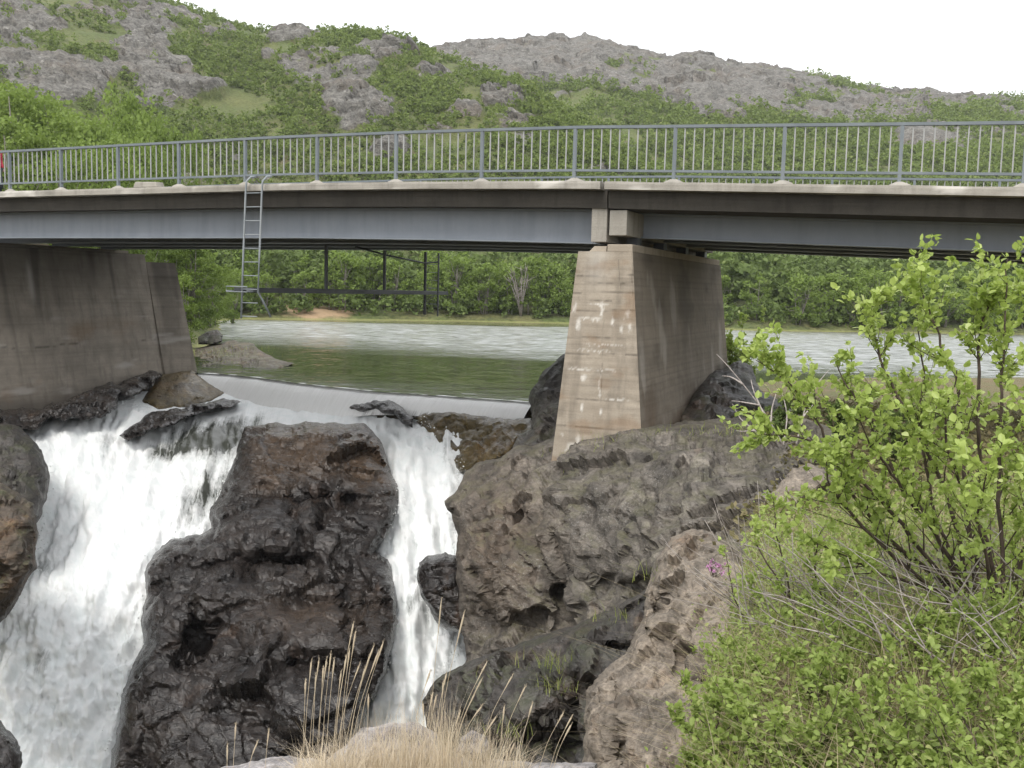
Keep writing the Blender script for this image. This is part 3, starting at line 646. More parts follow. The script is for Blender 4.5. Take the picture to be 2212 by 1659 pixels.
# the concrete weir under it
wr = empty('weir'); tag(wr, 'low concrete weir across the lake outlet under the bridge', 'weir')
V = []; prof = [(-.9, -.10), (-.2, -.10), (.10, -.30), (.3, -.58), (.5, -.95), (.55, -1.6), (.6, -3), (-1.2, -3), (-1.2, -.5)]
for a in range(80):
    for (o_, z_) in prof: V.append((cx[a]+wn[0]*o_, cy[a]+wn[1]*o_, z_))
n = len(prof); f = [(a*n+k, a*n+(k+1) % n, (a+1)*n+(k+1) % n, (a+1)*n+k) for a in range(79) for k in range(n)]
mesh('weir_body', V, f, MAT['moss_rock'], wr)

# ------------------------------------------------------------------ rocks
def rock(outline, ctrl, thick, name, mat, label, cat='rock', step=6., edge=.8, ew=45, amp=.35, fs=(.9, 2.4), seed=0, dents=(), group=None, strat=.0, jit=3., shrink=.25, brown=None):
    Yf = tps(ctrl, 2e-3); a = np.array(outline, float); pts = []
    for p0, p1 in zip(a, np.roll(a, -1, 0)):
        k = max(1, int(np.hypot(*(p1-p0))/step)); pts += [p0+(p1-p0)*j/k for j in range(k)]
    b = np.array(pts); nb = len(b)
    b = b+np.stack([gnoise(np.c_[b*.03, np.zeros(nb)], seed+1), gnoise(np.c_[b*.03+50, np.zeros(nb)], seed+2)], 1)*jit*2.2+np.stack([gnoise(np.c_[b*.11, np.zeros(nb)], seed+3), gnoise(np.c_[b*.11+50, np.zeros(nb)], seed+4)], 1)*jit
    lo = b.min(0); hi = b.max(0); gx, gy = np.meshgrid(np.arange(lo[0], hi[0], step), np.arange(lo[1], hi[1], step*.92))
    g = np.stack([gx.ravel(), gy.ravel()], 1); r = np.random.default_rng(seed); g += (r.random(g.shape)-.5)*step*.5
    g = g[inpoly(g, b)]; g = g[pseg(g, b) > step*.6]
    allp = np.concatenate([b, g])
    vo, eo, fo, ov, oe, of = delaunay_2d_cdt([Vector(p_) for p_ in allp], [(i, (i+1) % nb) for i in range(nb)], [], 1, 1e-4)
    q = np.array([tuple(p_) for p_ in vo]); n0 = len(q)
    d = pseg(q, b); d[d < .3] = 0
    Y = Yf(q[:, 0], q[:, 1]); kk = 1-np.clip(d/ew, 0, 1); Y = Y+edge*(1-np.sqrt(np.clip(1-kk**2, 0, 1)))
    for (du, dv, ru, rv, dep) in dents:
        w = np.stack([fbm(np.c_[q*.015, np.zeros(n0)], 3, seed+21), fbm(np.c_[q*.015+9, np.zeros(n0)], 3, seed+22)], 1)*25
        e = ((q[:, 0]+w[:, 0]-du)/ru)**2+((q[:, 1]+w[:, 1]-dv)/rv)**2; Y = Y+dep*np.exp(-e**1.5)
    V = P(q[:, 0], q[:, 1], Y); vd = V-np.array([0, 0, CZ]); vd /= np.linalg.norm(vd, axis=1)[:, None]
    faces = [tuple(f_) for f_ in fo]
    # boundary loop order follows the outline: map
    bi = []
    inv = {}
    for new, olds in enumerate(ov):
        for o_ in olds: inv[o_] = new
    bi = [inv[i] for i in range(nb)]
    bi = [x_ for j, x_ in enumerate(bi) if x_ != bi[j-1]]
    ax = vd[bi].mean(0); ax /= np.linalg.norm(ax); cen = V[bi].mean(0); rings = [bi]; allV = [V]; cnt = n0; dh = vd.copy(); dh[:, 2] *= .3; dh /= np.linalg.norm(dh, axis=1)[:, None]
    for fr, sh in ((.08, .03), (.3, .08), (.55, .14), (.8, .22), (1., shrink+.2)):
        base = V[bi]; rad = base-cen; rad = rad-np.outer(rad@ax, ax)
        nv_ = base+vd[bi]*thick*fr-rad*sh; allV.append(nv_); rings.append(list(range(cnt, cnt+len(bi)))); cnt += len(bi)
    V = np.concatenate(allV); lp = len(bi)
    for ra, rb in zip(rings[:-1], rings[1:]):
        for j in range(lp): faces.append((ra[j], rb[j], rb[(j+1) % lp], ra[(j+1) % lp]))
    V = np.concatenate([V, V[rings[-1]].mean(0)[None]+ax*thick*.1]); c_ = len(V)-1
    for j in range(lp): faces.append((rings[-1][j], c_, rings[-1][(j+1) % lp]))
    # fracture relief along an approximate normal
    tri = np.array([f_[:3] for f_ in faces]); fn = np.cross(V[tri[:, 1]]-V[tri[:, 0]], V[tri[:, 2]]-V[tri[:, 0]])
    nr = np.zeros_like(V)
    for k in range(3): np.add.at(nr, tri[:, k], fn)
    nr /= np.linalg.norm(nr, axis=1)[:, None]+1e-12
    if (nr[:n0]*np.r_[vd]).sum() > 0: faces = [f_[::-1] for f_ in faces]; nr = -nr
    tow = -(V-np.array([0, 0, CZ])); tow /= np.linalg.norm(tow, axis=1)[:, None]
    bl = np.clip(d/(ew*1.6), 0, 1)[:, None]*.55; nr[:n0] = bl*nr[:n0]+(1-bl)*tow[:n0]; nr /= np.linalg.norm(nr, axis=1)[:, None]+1e-12; ds_amp = amp
    rot = np.array([[.9, .3, -.3], [-.2, .93, .3], [.37, -.2, .9]]); Vr = V@rot.T
    fq = Vr*fs[1]*np.array([1, 1, 1.6])
    ds = amp*(1.25*facet(Vr*fs[0]*np.array([.75, 1, 1.4]), seed)+.5*facet(Vr*fs[0]*.55+7, seed+45)+.42*facet(fq*np.array([.65, 1, 1.2]), seed+40))
    _, _, c1, _ = cells(fq*.8+.3*np.stack([gnoise(fq, 1), gnoise(fq, 2), gnoise(fq, 3)], 1), seed+70); F1_, F2_, c2, _ = cells(fq*1.9+.3*np.stack([gnoise(fq*2, 4), gnoise(fq*2, 5), gnoise(fq*2, 6)], 1), seed+71)
    tone = np.clip(.5+.28*c1[:, 0]+.22*c2[:, 0], 0, 1)*np.clip((F2_-F1_)/.05, .35, 1)
    if strat: ds = ds+strat*ridged(Vr*np.array([.7, .7, 3.2])*fs[0], 4, seed+60)*.5
    eg = np.concatenate([tri[:, [0, 1]], tri[:, [1, 2]], tri[:, [2, 0]]]); cnt_ = np.zeros(len(V)); np.add.at(cnt_, eg[:, 0], 1); np.add.at(cnt_, eg[:, 1], 1)
    for _ in range(1):
        a_ = np.zeros(len(V)); np.add.at(a_, eg[:, 0], ds[eg[:, 1]]); np.add.at(a_, eg[:, 1], ds[eg[:, 0]]); ds = .6*ds+.4*a_/np.maximum(cnt_, 1)
    ds = ds+amp*(.30*(conch(fq*1.2, seed+44)+.25)+.20*(conch(fq*2.6, seed+41)+.25)+.10*fbm(V*fs[0]*1.4, 3, seed+50))
    wgt = np.full(len(V), .12); wgt[:n0] = .30+.70*np.clip(d/(ew*.35), 0, 1)
    V = V+nr*(ds*wgt)[:, None]
    o = mesh(name, V, faces, MAT[mat], smooth=False, attrs={'tone': tone, 'brown': np.r_[brown(q[:, 0], q[:, 1]), np.zeros(len(V)-n0)] if brown else np.zeros(len(V))}); tag(o, label, cat, group)
    return o
rock([(528, 922), (575, 914), (640, 914), (720, 912), (785, 914), (806, 932), (822, 950), (835, 985), (850, 1030), (868, 1075), (850, 1120), (835, 1160), (808, 1190), (838, 1210), (848, 1240), (852, 1290), (860, 1340), (850, 1395), (838, 1440), (815, 1485), (790, 1540), (770, 1600), (760, 1760), (225, 1760), (238, 1659), (255, 1560), (262, 1500), (285, 1440), (310, 1390), (305, 1340), (318, 1290), (312, 1235), (335, 1195), (370, 1165), (430, 1155), (455, 1140), (452, 1100), (478, 1060), (495, 1020), (510, 985), (522, 945)],
     [(480, 915, 28.0), (640, 905, 27.6), (785, 905, 26.8), (835, 985, 25.7), (868, 1075, 24.3), (560, 1010, 25.4), (700, 1000, 25.0), (480, 1060, 25), (650, 1080, 24.6), (760, 1100, 23.6), (600, 1160, 22.6), (455, 1140, 23.6), (330, 1230, 22.2), (480, 1240, 21.3), (650, 1260, 21.6), (820, 1190, 22.6), (850, 1260, 21.4), (700, 1380, 19.6), (310, 1350, 20.6), (500, 1400, 19.8), (860, 1400, 19.8), (260, 1500, 19.0), (450, 1540, 18.1), (650, 1500, 18.3), (835, 1500, 18.8), (240, 1659, 17.9), (500, 1700, 16.9), (830, 1760, 17.4), (225, 1760, 17.4)],
     6.5, 'rock_outcrop', 'wet_rock', 'huge dark wet rock standing between the two arms of the waterfall', step=5., edge=.8, ew=40, amp=.42, fs=(.5, 1.35), seed=401, strat=.10, brown=lambda u, v: .75*sstep(1085, 1010, v+30*np.sin(u*.02))*sstep(500, 600, u)+.35*np.exp(-((u-700)/160)**2-((v-1330)/60)**2),
     dents=[(660, 1085, 120, 12, .6), (590, 1222, 95, 34, 1.3), (425, 1372, 34, 46, 1.1), (640, 1150, 30, 80, .35), (760, 1330, 16, 110, .5), (560, 1440, 150, 10, .45), (470, 1212, 60, 10, .4)])
rock([(1003, 1018), (1030, 1000), (1080, 985), (1112, 966), (1190, 950), (1250, 925), (1380, 918), (1500, 908), (1620, 900), (1730, 900), (1830, 940), (1790, 1100), (1650, 1230), (1500, 1330), (1400, 1400), (1250, 1470), (1010, 1470), (1006, 1430), (1003, 1392), (992, 1330), (990, 1260), (984, 1200), (985, 1140), (968, 1100), (960, 1082), (985, 1062), (998, 1040)],
     [(1003, 1018, 20.2), (1110, 968, 20.9), (1190, 1000, 19.25), (1150, 1030, 18.9), (1250, 985, 18.85), (1382, 942, 18.45), (1470, 908, 20.6), (1300, 1000, 17.9), (1500, 960, 17.6), (1620, 905, 20.), (1750, 915, 17), (1800, 1000, 13.5), (990, 1100, 18.9), (1200, 1080, 17.0), (1450, 1050, 15.6), (1650, 1060, 13.6), (985, 1300, 17.4), (1100, 1250, 16.3), (1230, 1250, 15.9), (1450, 1200, 13.3), (1000, 1450, 16.4), (1150, 1400, 15.2), (1250, 1450, 13.9), (1400, 1380, 12.2), (1600, 1230, 11.3)],
     7, 'rock_cliff', 'cliff_rock', 'broad brown rock cliff with pale lichen under the bridge pier', step=5., edge=.6, ew=30, amp=.32, fs=(.62, 1.8), seed=402, strat=.10, brown=lambda u, v: .8*np.exp(-((u-1080)/110)**2-((v-1180)/170)**2),
     dents=[(1215, 1120, 10, 130, .3), (1400, 1090, 12, 90, .25), (1100, 1120, 60, 14, .4), (1220, 1300, 20, 60, .6), (1050, 1300, 40, 60, .3), (1350, 1260, 120, 18, .5), (1120, 1350, 90, 30, .6)])
rock([(905, 1215), (930, 1199), (960, 1193), (985, 1200), (1010, 1230), (1015, 1330), (1000, 1368), (965, 1362), (948, 1345), (930, 1325), (915, 1290), (899, 1250)], [(905, 1220, 20.2), (960, 1195, 20.4), (1010, 1230, 20), (950, 1280, 19.4), (1000, 1390, 18.9), (940, 1340, 19.5)],
     3, 'boulder', 'wet_rock', 'small black wet boulder beside the narrow right arm of the waterfall', step=5, edge=.6, ew=25, amp=.16, fs=(1.1, 2.5), seed=403)
rock([(932, 1475), (985, 1442), (1060, 1412), (1150, 1380), (1250, 1345), (1330, 1312), (1390, 1275), (1450, 1240), (1480, 1320), (1430, 1420), (1330, 1500), (1300, 1600), (1290, 1760), (950, 1760), (926, 1580), (915, 1520)], [(932, 1475, 13.0), (1150, 1380, 12.4), (1400, 1270, 11.6), (940, 1700, 11), (1100, 1500, 11), (1250, 1420, 10.9), (1280, 1600, 9.8), (1290, 1760, 9.2), (1430, 1400, 10.0), (1100, 1700, 10)],
     5, 'rock_slab', 'dark_rock', 'dark sloping rock slab with small grass tufts below the brown cliff', step=5., edge=.6, ew=28, amp=.22, fs=(.9, 2.5), seed=404, strat=.12, dents=[(1140, 1600, 90, 40, 1.2), (1230, 1480, 60, 12, .4), (1330, 1400, 70, 12, .4), (1220, 1600, 25, 90, .8)])
rock([(1256, 1760), (1262, 1560), (1266, 1492), (1310, 1442), (1350, 1412), (1388, 1335), (1398, 1270), (1418, 1205), (1448, 1162), (1490, 1145), (1540, 1150), (1580, 1180), (1620, 1250), (1600, 1330), (1620, 1430), (1590, 1530), (1560, 1640), (1540, 1760)], [(1262, 1560, 8.0), (1256, 1760, 7.3), (1350, 1412, 9), (1310, 1550, 7.6), (1418, 1205, 10.3), (1490, 1145, 10.6), (1580, 1180, 9.8), (1480, 1250, 9.4), (1450, 1400, 8.2), (1530, 1400, 7.9), (1400, 1600, 6.8), (1480, 1660, 6.2), (1600, 1300, 8.6), (1480, 1760, 5.9)],
     3.5, 'rock_ridge', 'tan_rock', 'weathered pinkish brown rock ridge at the edge of the right bank', step=5., edge=.5, ew=24, amp=.17, fs=(1.4, 3.8), seed=405, strat=.10, dents=[(1415, 1330, 14, 60, .5), (1470, 1400, 20, 60, .3), (1340, 1600, 14, 90, .35), (1500, 1480, 60, 30, .3)])
rock([(-420, 900), (-90, 912), (0, 916), (40, 922), (70, 946), (95, 985), (108, 1030), (106, 1062), (94, 1085), (92, 1110), (60, 1150), (-90, 1400), (-420, 1500)], [(-90, 912, 24.5), (40, 925, 24.), (108, 1040, 23.4), (0, 1040, 22.6), (-90, 1170, 21.8), (60, 1150, 22.4)], 4, 'rock_outcrop', 'dark_rock', 'dark grey rock at the left edge below the abutment', edge=1., ew=35, amp=.25, fs=(.7, 1.8), seed=406)
rock([(-230, 1060), (-110, 1050), (0, 1045), (40, 1062), (72, 1088), (82, 1150), (76, 1228), (45, 1285), (12, 1338), (-60, 1390), (-160, 1440), (-230, 1460)], [(-110, 1050, 17.), (40, 1065, 17), (82, 1150, 16.7), (0, 1180, 15.8), (12, 1338, 15.9), (-110, 1400, 15), (-230, 1460, 14.8), (-230, 1060, 16.8)], 4, 'boulder', 'brown_rock', 'rust brown boulder at the left edge of the white water', edge=.8, ew=35, amp=.2, fs=(.9, 2.2), seed=407)
rock([(-160, 1560), (-90, 1552), (0, 1558), (20, 1578), (38, 1600), (52, 1625), (46, 1655), (30, 1720), (0, 1860), (-160, 1860)], [(-90, 1552, 13), (20, 1580, 13), (50, 1625, 12.8), (-20, 1650, 12.2), (30, 1720, 12.2)], 3, 'boulder', 'wet_rock', 'black wet boulder in the bottom left corner', edge=.5, ew=25, amp=.12, fs=(1.2, 2.6), seed=408)
rock([(1222, 762), (1190, 788), (1166, 812), (1150, 840), (1142, 872), (1150, 900), (1152, 925), (1122, 942), (1100, 975), (1150, 1000), (1215, 990), (1260, 950), (1262, 800)], [(1222, 765, 25.2), (1142, 872, 24.4), (1105, 970, 22.4), (1260, 800, 24.6), (1200, 880, 23.3), (1215, 990, 21.2)], 3.5, 'rock_outcrop', 'dark_rock', 'dark grey rock leaning against the left side of the pier', edge=.6, ew=30, amp=.2, fs=(.9, 2.), seed=409)
rock([(1540, 800), (1580, 788), (1602, 777), (1625, 790), (1633, 828), (1655, 850), (1695, 868), (1730, 900), (1720, 945), (1480, 945), (1462, 900), (1490, 860), (1515, 820)], [(1602, 778, 25.2), (1633, 830, 24.2), (1540, 800, 24.6), (1500, 870, 22), (1480, 940, 20.6), (1720, 940, 20), (1600, 880, 22.4)], 4, 'rock_outcrop', 'dark_rock', 'dark rough rock against the right side of the pier', edge=.7, ew=35, amp=.26, fs=(.8, 2.), seed=410)
rock([(418, 752), (470, 742), (505, 734), (545, 742), (568, 760), (595, 774), (635, 786), (600, 797), (520, 803), (418, 806)], [(418, 752, 46), (505, 735, 46.5), (418, 806, 36.2), (520, 803, 36.6), (600, 796, 37.5), (560, 765, 41), (470, 770, 41)], 5, 'rock_outcrop', 'brown_rock', 'low grassy rock point in the lake beside the left abutment', step=3.5, edge=.4, ew=12, amp=.16, fs=(.8, 2.), seed=411, jit=1.5)
rock([(428, 728), (445, 718), (470, 712), (482, 722), (480, 738), (455, 746), (428, 744)], [(428, 728, 46), (480, 715, 46), (455, 746, 45)], 1.6, 'boulder', 'dark_rock', 'dark block of rock on the grassy point by the abutment', step=3, edge=.3, ew=10, amp=.12, fs=(1., 2.), seed=412, jit=1.)
rock([(303, 872), (328, 832), (348, 808), (415, 800), (442, 816), (470, 838), (490, 852), (445, 872), (400, 884), (340, 887)], [(415, 800, 34.9), (348, 808, 33.9), (305, 872, 31.6), (490, 852, 33.6), (400, 884, 31.9), (400, 840, 33)], 2.5, 'rock_slab', 'moss_rock', 'smooth mossy brown apron between the weir and the left abutment', step=4, edge=.3, ew=15, amp=.05, fs=(.8, 2.), seed=413, jit=2)
rock([(255, 942), (300, 910), (328, 890), (400, 880), (480, 860), (525, 868), (500, 880), (440, 888), (400, 905), (330, 930), (280, 948)], [(255, 942, 28.3), (330, 895, 30.0), (480, 862, 32.2), (525, 868, 31.7), (400, 905, 29.5), (280, 948, 28.0)], 2.5, 'rock_ledge', 'wet_rock', 'narrow dark rock ledge below the mossy apron', step=3.5, edge=.3, ew=9, amp=.18, fs=(1.2, 3.), seed=414, jit=3.5)
rock([(-100, 868), (0, 884), (60, 888), (140, 868), (200, 840), (240, 826), (262, 832), (300, 812), (340, 800), (352, 808), (310, 850), (285, 862), (262, 858), (250, 885), (205, 902), (120, 908), (60, 928), (-100, 940)], [(-100, 850, 27.3), (60, 888, 28.3), (240, 830, 31.2), (345, 803, 33.6), (285, 860, 30.5), (120, 908, 27.7), (-100, 940, 25.6)], 2, 'rock_ledge', 'wet_rock', 'dark wet rock footing along the base of the left abutment', step=4, edge=.4, ew=18, amp=.26, fs=(1., 2.4), seed=415, jit=6)
rock([(893, 898), (925, 884), (1000, 894), (1090, 906), (1150, 905), (1160, 930), (1125, 950), (1100, 985), (1060, 1000), (1000, 1020), (955, 985), (925, 940), (905, 925)], [(893, 898, 28.9), (1000, 894, 28.2), (1150, 905, 26.4), (925, 940, 27.8), (1000, 1015, 25.8), (1060, 950, 26.4), (1125, 950, 25.3)], 3, 'rock_ledge', 'moss_rock', 'mossy brown rock under the right end of the weir', step=4.5, edge=.3, ew=18, amp=.2, fs=(1., 2.2), seed=416)
rock([(750, 882), (764, 870), (786, 866), (800, 857), (822, 864), (838, 862), (862, 876), (880, 896), (892, 900), (894, 926), (872, 915), (856, 896), (826, 892), (810, 882), (785, 888)], [(712, 884, 29.9), (790, 851, 30.3), (870, 870, 29.0), (890, 920, 27.8), (800, 890, 29.0)], 2, 'boulder', 'wet_rock', 'dark wet boulder breaking the sheet of the weir', step=4, edge=.3, ew=10, amp=.16, fs=(1.4, 3.4), seed=417, jit=2.5)
rock([(1635, 1115), (1660, 1070), (1695, 1035), (1712, 1012), (1745, 1003), (1778, 1012), (1795, 1040), (1760, 1062), (1720, 1090), (1680, 1130)], [(1635, 1115, 10.2), (1745, 1003, 11.2), (1795, 1040, 10.6), (1700, 1080, 10)], 2, 'boulder', 'tan_rock', 'tan boulder among the bushes on the right bank', step=5, edge=.4, ew=20, amp=.12, fs=(1.2, 3.), seed=418)
rock([(440, 1800), (470, 1664), (540, 1645), (620, 1632), (700, 1644), (750, 1606), (775, 1576), (840, 1562), (905, 1562), (945, 1585), (970, 1625), (1050, 1638), (1140, 1646), (1290, 1650), (1300, 1800)], [(470, 1664, 4.3), (620, 1632, 4.25), (840, 1562, 4.4), (1000, 1630, 4.3), (1290, 1650, 4.2), (440, 1800, 3.6), (850, 1800, 3.5), (1300, 1800, 3.6)], 1.2, 'rock_ledge', 'pale_rock', 'pale grey pink rock ledge under the dry grass at the camera side', step=6, edge=.12, ew=25, amp=.035, fs=(4, 9), seed=419)
for k, (u, v, w, h) in enumerate([(1010, 1590, 40, 34), (800, 1573, 30, 22)]): pass
rock([(985, 1628), (995, 1592), (1020, 1578), (1052, 1590), (1062, 1625), (1040, 1640)], [(985, 1628, 4.2), (1020, 1578, 4.25), (1062, 1625, 4.2)], .25, 'stone', 'pale_rock', 'small loose grey stone on the ledge right of the dry grass', 'stone', step=5, edge=.05, ew=15, amp=.02, fs=(6, 14), seed=420, jit=2)

# ------------------------------------------------------------------ bridge
bridge = empty('bridge', B(8, 4, 5.3)); bridge_loc = Vector(bridge.location)
tag(bridge, 'two span steel girder road bridge with concrete deck and grey railings over the river', 'bridge')
def under(o, par):
    o.parent = par; o.matrix_parent_inverse = Matrix.Translation(-Vector(par.matrix_world.translation if par.type != 'EMPTY' else par.location)) if par.type == 'EMPTY' else Matrix.Identity(4); return o
SS = np.concatenate([np.arange(-26, 16.62, .6), [16.66]]); SR = np.concatenate([[16.69], np.arange(17.2, 40, .6)])
def sweep(prof, ss, name, mat, par, attrsf=None, smooth=False):
    n = len(prof); V = [B(s, t, ztop(s)+dz) for s in ss for (t, dz) in prof]
    f = [(a*n+k, (a+1)*n+k, (a+1)*n+(k+1) % n, a*n+(k+1) % n) for a in range(len(ss)-1) for k in range(n)]
    f += [tuple(range(n)), tuple(range((len(ss)-1)*n, len(ss)*n))[::-1]]
    o = mesh(name, V, f, mat, None, smooth); return under(o, par) if par else o
def edgebeam(ss, t0, sg, par):
    "kerb with a worn, slightly wavy face"
    s2 = np.arange(ss[0], ss[-1]+.001, .12); V = []; st_ = []; n = 7
    prof = [(.0, -.155), (.0, -.10), (.0, -.05), (.012, -.006), (.05, .0), (.40, .0), (.40, -.155)]
    for s in s2:
        wob = .012*gnoise(np.array([[s*1.1, t0, 0]]), 5)[0]
        for k, (t, dz) in enumerate(prof): V.append(B(s, t0+sg*(t+(wob if k < 4 else 0)), ztop(s)+dz+(wob*.8 if k in (3, 4) else 0)))
    V = np.array(V); f = [((a*n+k, (a+1)*n+k, (a+1)*n+(k+1) % n, a*n+(k+1) % n)) for a in range(len(s2)-1) for k in range(n)]
    f += [tuple(range(n)), tuple(range((len(s2)-1)*n, len(s2)*n))[::-1]]
    nz = fbm(V*np.array([1, 1, 3.]), 5, 77); 
    o = mesh('edge_beam', V, f, MAT['edge_concrete'], None, False, attrs={'stain': sstep(.15, .6, nz)*.7, 'dark': sstep(.2, .6, -nz)*.35, 'rust': 0*nz}); return under(o, par)
for ss in (SS, SR):
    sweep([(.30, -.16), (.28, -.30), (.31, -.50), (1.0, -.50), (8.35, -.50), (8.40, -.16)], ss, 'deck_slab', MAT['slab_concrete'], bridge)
    sweep([(.402, -.05), (.402, -.155), (8.298, -.155), (8.298, -.05)], ss, 'road_surface', MAT['asphalt'], bridge)
    edgebeam(ss, 0., 1, bridge); edgebeam(ss, 8.7, -1, bridge)
def girder(ss, t, top, bot):
    w = .011; fl = .15; pr = [(t-fl, bot), (t+fl, bot), (t+fl, bot+.03), (t+w, bot+.03), (t+w, top-.03), (t+fl, top-.03), (t+fl, top), (t-fl, top), (t-fl, top-.03), (t-w, top-.03), (t-w, bot+.03), (t-fl, bot+.03)]
    sweep(pr, ss, 'girder', MAT['girder_paint'], bridge)
for t in (1.25, 3.3, 5.35, 7.4):
    girder(np.concatenate([np.arange(-4.6, 16.3, .7), [16.4]]), .85 if t < 2 else t, -.503, -1.20+.004*t)
    girder(np.concatenate([np.arange(16.95, 39, .7)]), 1.55 if t < 2 else t, -.503, -1.015+.004*t)
def bx(name, s0, s1, t0, t1, z0, z1, mat, par, bv=.012):
    mb = MB(); mb.box8([B(s0, t0, z0), B(s1, t0, z0), B(s1, t1, z0), B(s0, t1, z0), B(s0, t0, z1), B(s1, t0, z1), B(s1, t1, z1), B(s0, t1, z1)])
    o = mb.build(name, MAT[mat]); bevel(o, bv); return under(o, par) if par else o
bx('end_block', 16.32, 16.645, .36, 8.3, 4.30, 4.975, 'edge_concrete', bridge)
bx('end_block', 16.70, 17.06, .36, 8.3, 4.43, 4.93, 'edge_concrete', bridge)

# railings
PU = [22, 133, 256, 387, 530, 685, 855, 1040, 1240, 1455, 1690, 1942, 2210]; PV = [410, 409, 407, 404, 399, 393, 392, 389, 387, 390, 394, 397, 400]
PS = [s_at(u, v, .18)[0] for u, v in zip(PU, PV)]
PS = [PS[0]-2*k for k in (6, 5, 4, 3, 2, 1)]+PS+[PS[-1]+2*k for k in range(1, 7)]
def railbar(t, z0, z1, hw):
    s2 = np.arange(PS[0]-.5, PS[-1]+.5, .5); n = 4; V = []
    for s in s2:
        for (a, b) in ((-hw, z0), (hw, z0), (hw, z1), (-hw, z1)): V.append(B(s, t+a, ztop(s)+b))
    f = [(a*n+k, (a+1)*n+k, (a+1)*n+(k+1) % n, a*n+(k+1) % n) for a in range(len(s2)-1) for k in range(n)]+[(0, 1, 2, 3), tuple((len(s2)-1)*n+k for k in (3, 2, 1, 0))]
    return V, f
def railing(t, near):
    mb = MB(); mb.add(*railbar(t, 1.035, 1.09, .04)); mb.add(*railbar(t, .20, .245, .03))
    o = mb.build('railing', MAT['rail_paint']); under(o, bridge)
    if not near: o['label'] = 'far side railing, only its top seen over the near kerb'
    pads = []
    for s in PS:
        z = ztop(s); b2 = MB(); b2.box8([B(s-.03, t-.035, z-.05), B(s+.03, t-.035, z-.05), B(s+.03, t+.035, z-.05), B(s-.03, t+.035, z-.05), B(s-.03, t-.035, z+1.036), B(s+.03, t-.035, z+1.036), B(s+.03, t+.035, z+1.036), B(s-.03, t+.035, z+1.036)])
        p_ = b2.build('post', MAT['rail_paint']); p_.parent = o
        # mortar mound at the post foot
        if near:
            V = []; R_ = []; nn = 18; rr_ = np.random.default_rng(int(abs(s)*100)); ph = rr_.random(nn)*.35+.8
            for j, (k, zz) in enumerate(((1., -.02), (.86, .03), (.5, .065), (.28, .09))):
                for i_ in range(nn):
                    a = 2*math.pi*i_/nn; V.append(B(s+math.cos(a)*.17*k*ph[i_]*1.15, t+math.sin(a)*.13*k*ph[i_], z+zz*.75*(.8+.3*ph[(i_*5) % nn])))
            f = [(j*nn+i_, j*nn+(i_+1) % nn, (j+1)*nn+(i_+1) % nn, (j+1)*nn+i_) for j in range(3) for i_ in range(nn)]+[tuple(3*nn+i_ for i_ in range(nn))]
            pad = mesh('mortar_pad', V, f, MAT['edge_concrete'], attrs={'stain': np.full(len(V), .1)}); under(pad, bridge)
    bars = []
    for a, b in zip(PS[:-1], PS[1:]):
        for k in range(1, 11): bars.append(a+(b-a)*k/11)
    def bar(mb, s): mb.box8([B(s-.011, t-.011, ztop(s)+.243), B(s+.011, t-.011, ztop(s)+.243), B(s+.011, t+.011, ztop(s)+.243), B(s-.011, t+.011, ztop(s)+.243), B(s-.011, t-.011, ztop(s)+1.037), B(s+.011, t-.011, ztop(s)+1.037), B(s+.011, t+.011, ztop(s)+1.037), B(s-.011, t+.011, ztop(s)+1.037)])
    if near:
        vis = [s for s in bars if s < PS[-7]+.2]; ind = sorted(vis)[-100:]; rest = [s for s in bars if s not in ind]
        for s in ind:
            b2 = MB(); bar(b2, s); p_ = b2.build('baluster', MAT['bar_paint']); p_.parent = o
    else: rest = bars
    b2 = MB()
    for s in rest: bar(b2, s)
    p_ = b2.build('balusters', MAT['bar_paint']); p_.parent = o; p_['kind'] = 'stuff'
railing(.18, True); railing(8.5, False)

# loose concrete block on the kerb
s0, z0 = s_at(320, 402, .15)
mb = MB(); rr_ = np.random.default_rng(3); jj = lambda: (rr_.random()-.5)*.03
mb.box8([B(s0-.40+jj(), .06, ztop(s0)+.002), B(s0+.38+jj(), .05, ztop(s0)+.002), B(s0+.37, .34, ztop(s0)+.002), B(s0-.38, .34, ztop(s0)+.002), B(s0-.36+jj(), .07, ztop(s0)+.145+jj()), B(s0+.33+jj(), .07, ztop(s0)+.13+jj()), B(s0+.33, .32, ztop(s0)+.14), B(s0-.34, .32, ztop(s0)+.14)])
o = mb.build('concrete_block', MAT['edge_concrete']); bevel(o, .02, 3); tag(o, 'pale concrete block lying on the kerb between two railing posts', 'block')

# ladder hooked on the deck edge
lad = empty('ladder'); tag(lad, 'grey steel ladder hanging from the deck edge down past the girder', 'ladder')
sl, zt = s_at(531, 395, -.12); sr, _ = s_at(566, 395, -.12); slb, zb = s_at(521, 688, -.12)
for k, s in enumerate((sl, sr)):
    mb = MB(); ds = slb-sl
    if k == 0: pts = [B(s+.10, .10, ztop(s)+.17), B(s+.06, -.02, ztop(s)+.16), B(s+.01, -.11, ztop(s)+.05), B(s, -.12, ztop(s)-.15), B(s+ds*.5, -.12, (ztop(s)+zb)/2), B(s+ds, -.12, zb)]
    else: pts = [B(s+.10, .10, ztop(s)+.17), B(s+.06, -.02, ztop(s)+.16), B(s+.01, -.11, ztop(s)+.05), B(s, -.12, ztop(s)-.15), B(s+ds*.5, -.12, (ztop(s)+zb)/2), B(s+ds*.8, -.12, zb+.62), B(s+ds*.8+.03, .0, zb+.45), B(s+ds*.8+.14, .16, zb+.06)]
    mb.tube(pts, .024, 8); mb.build('side_rail', MAT['ladder_paint'], lad, True)
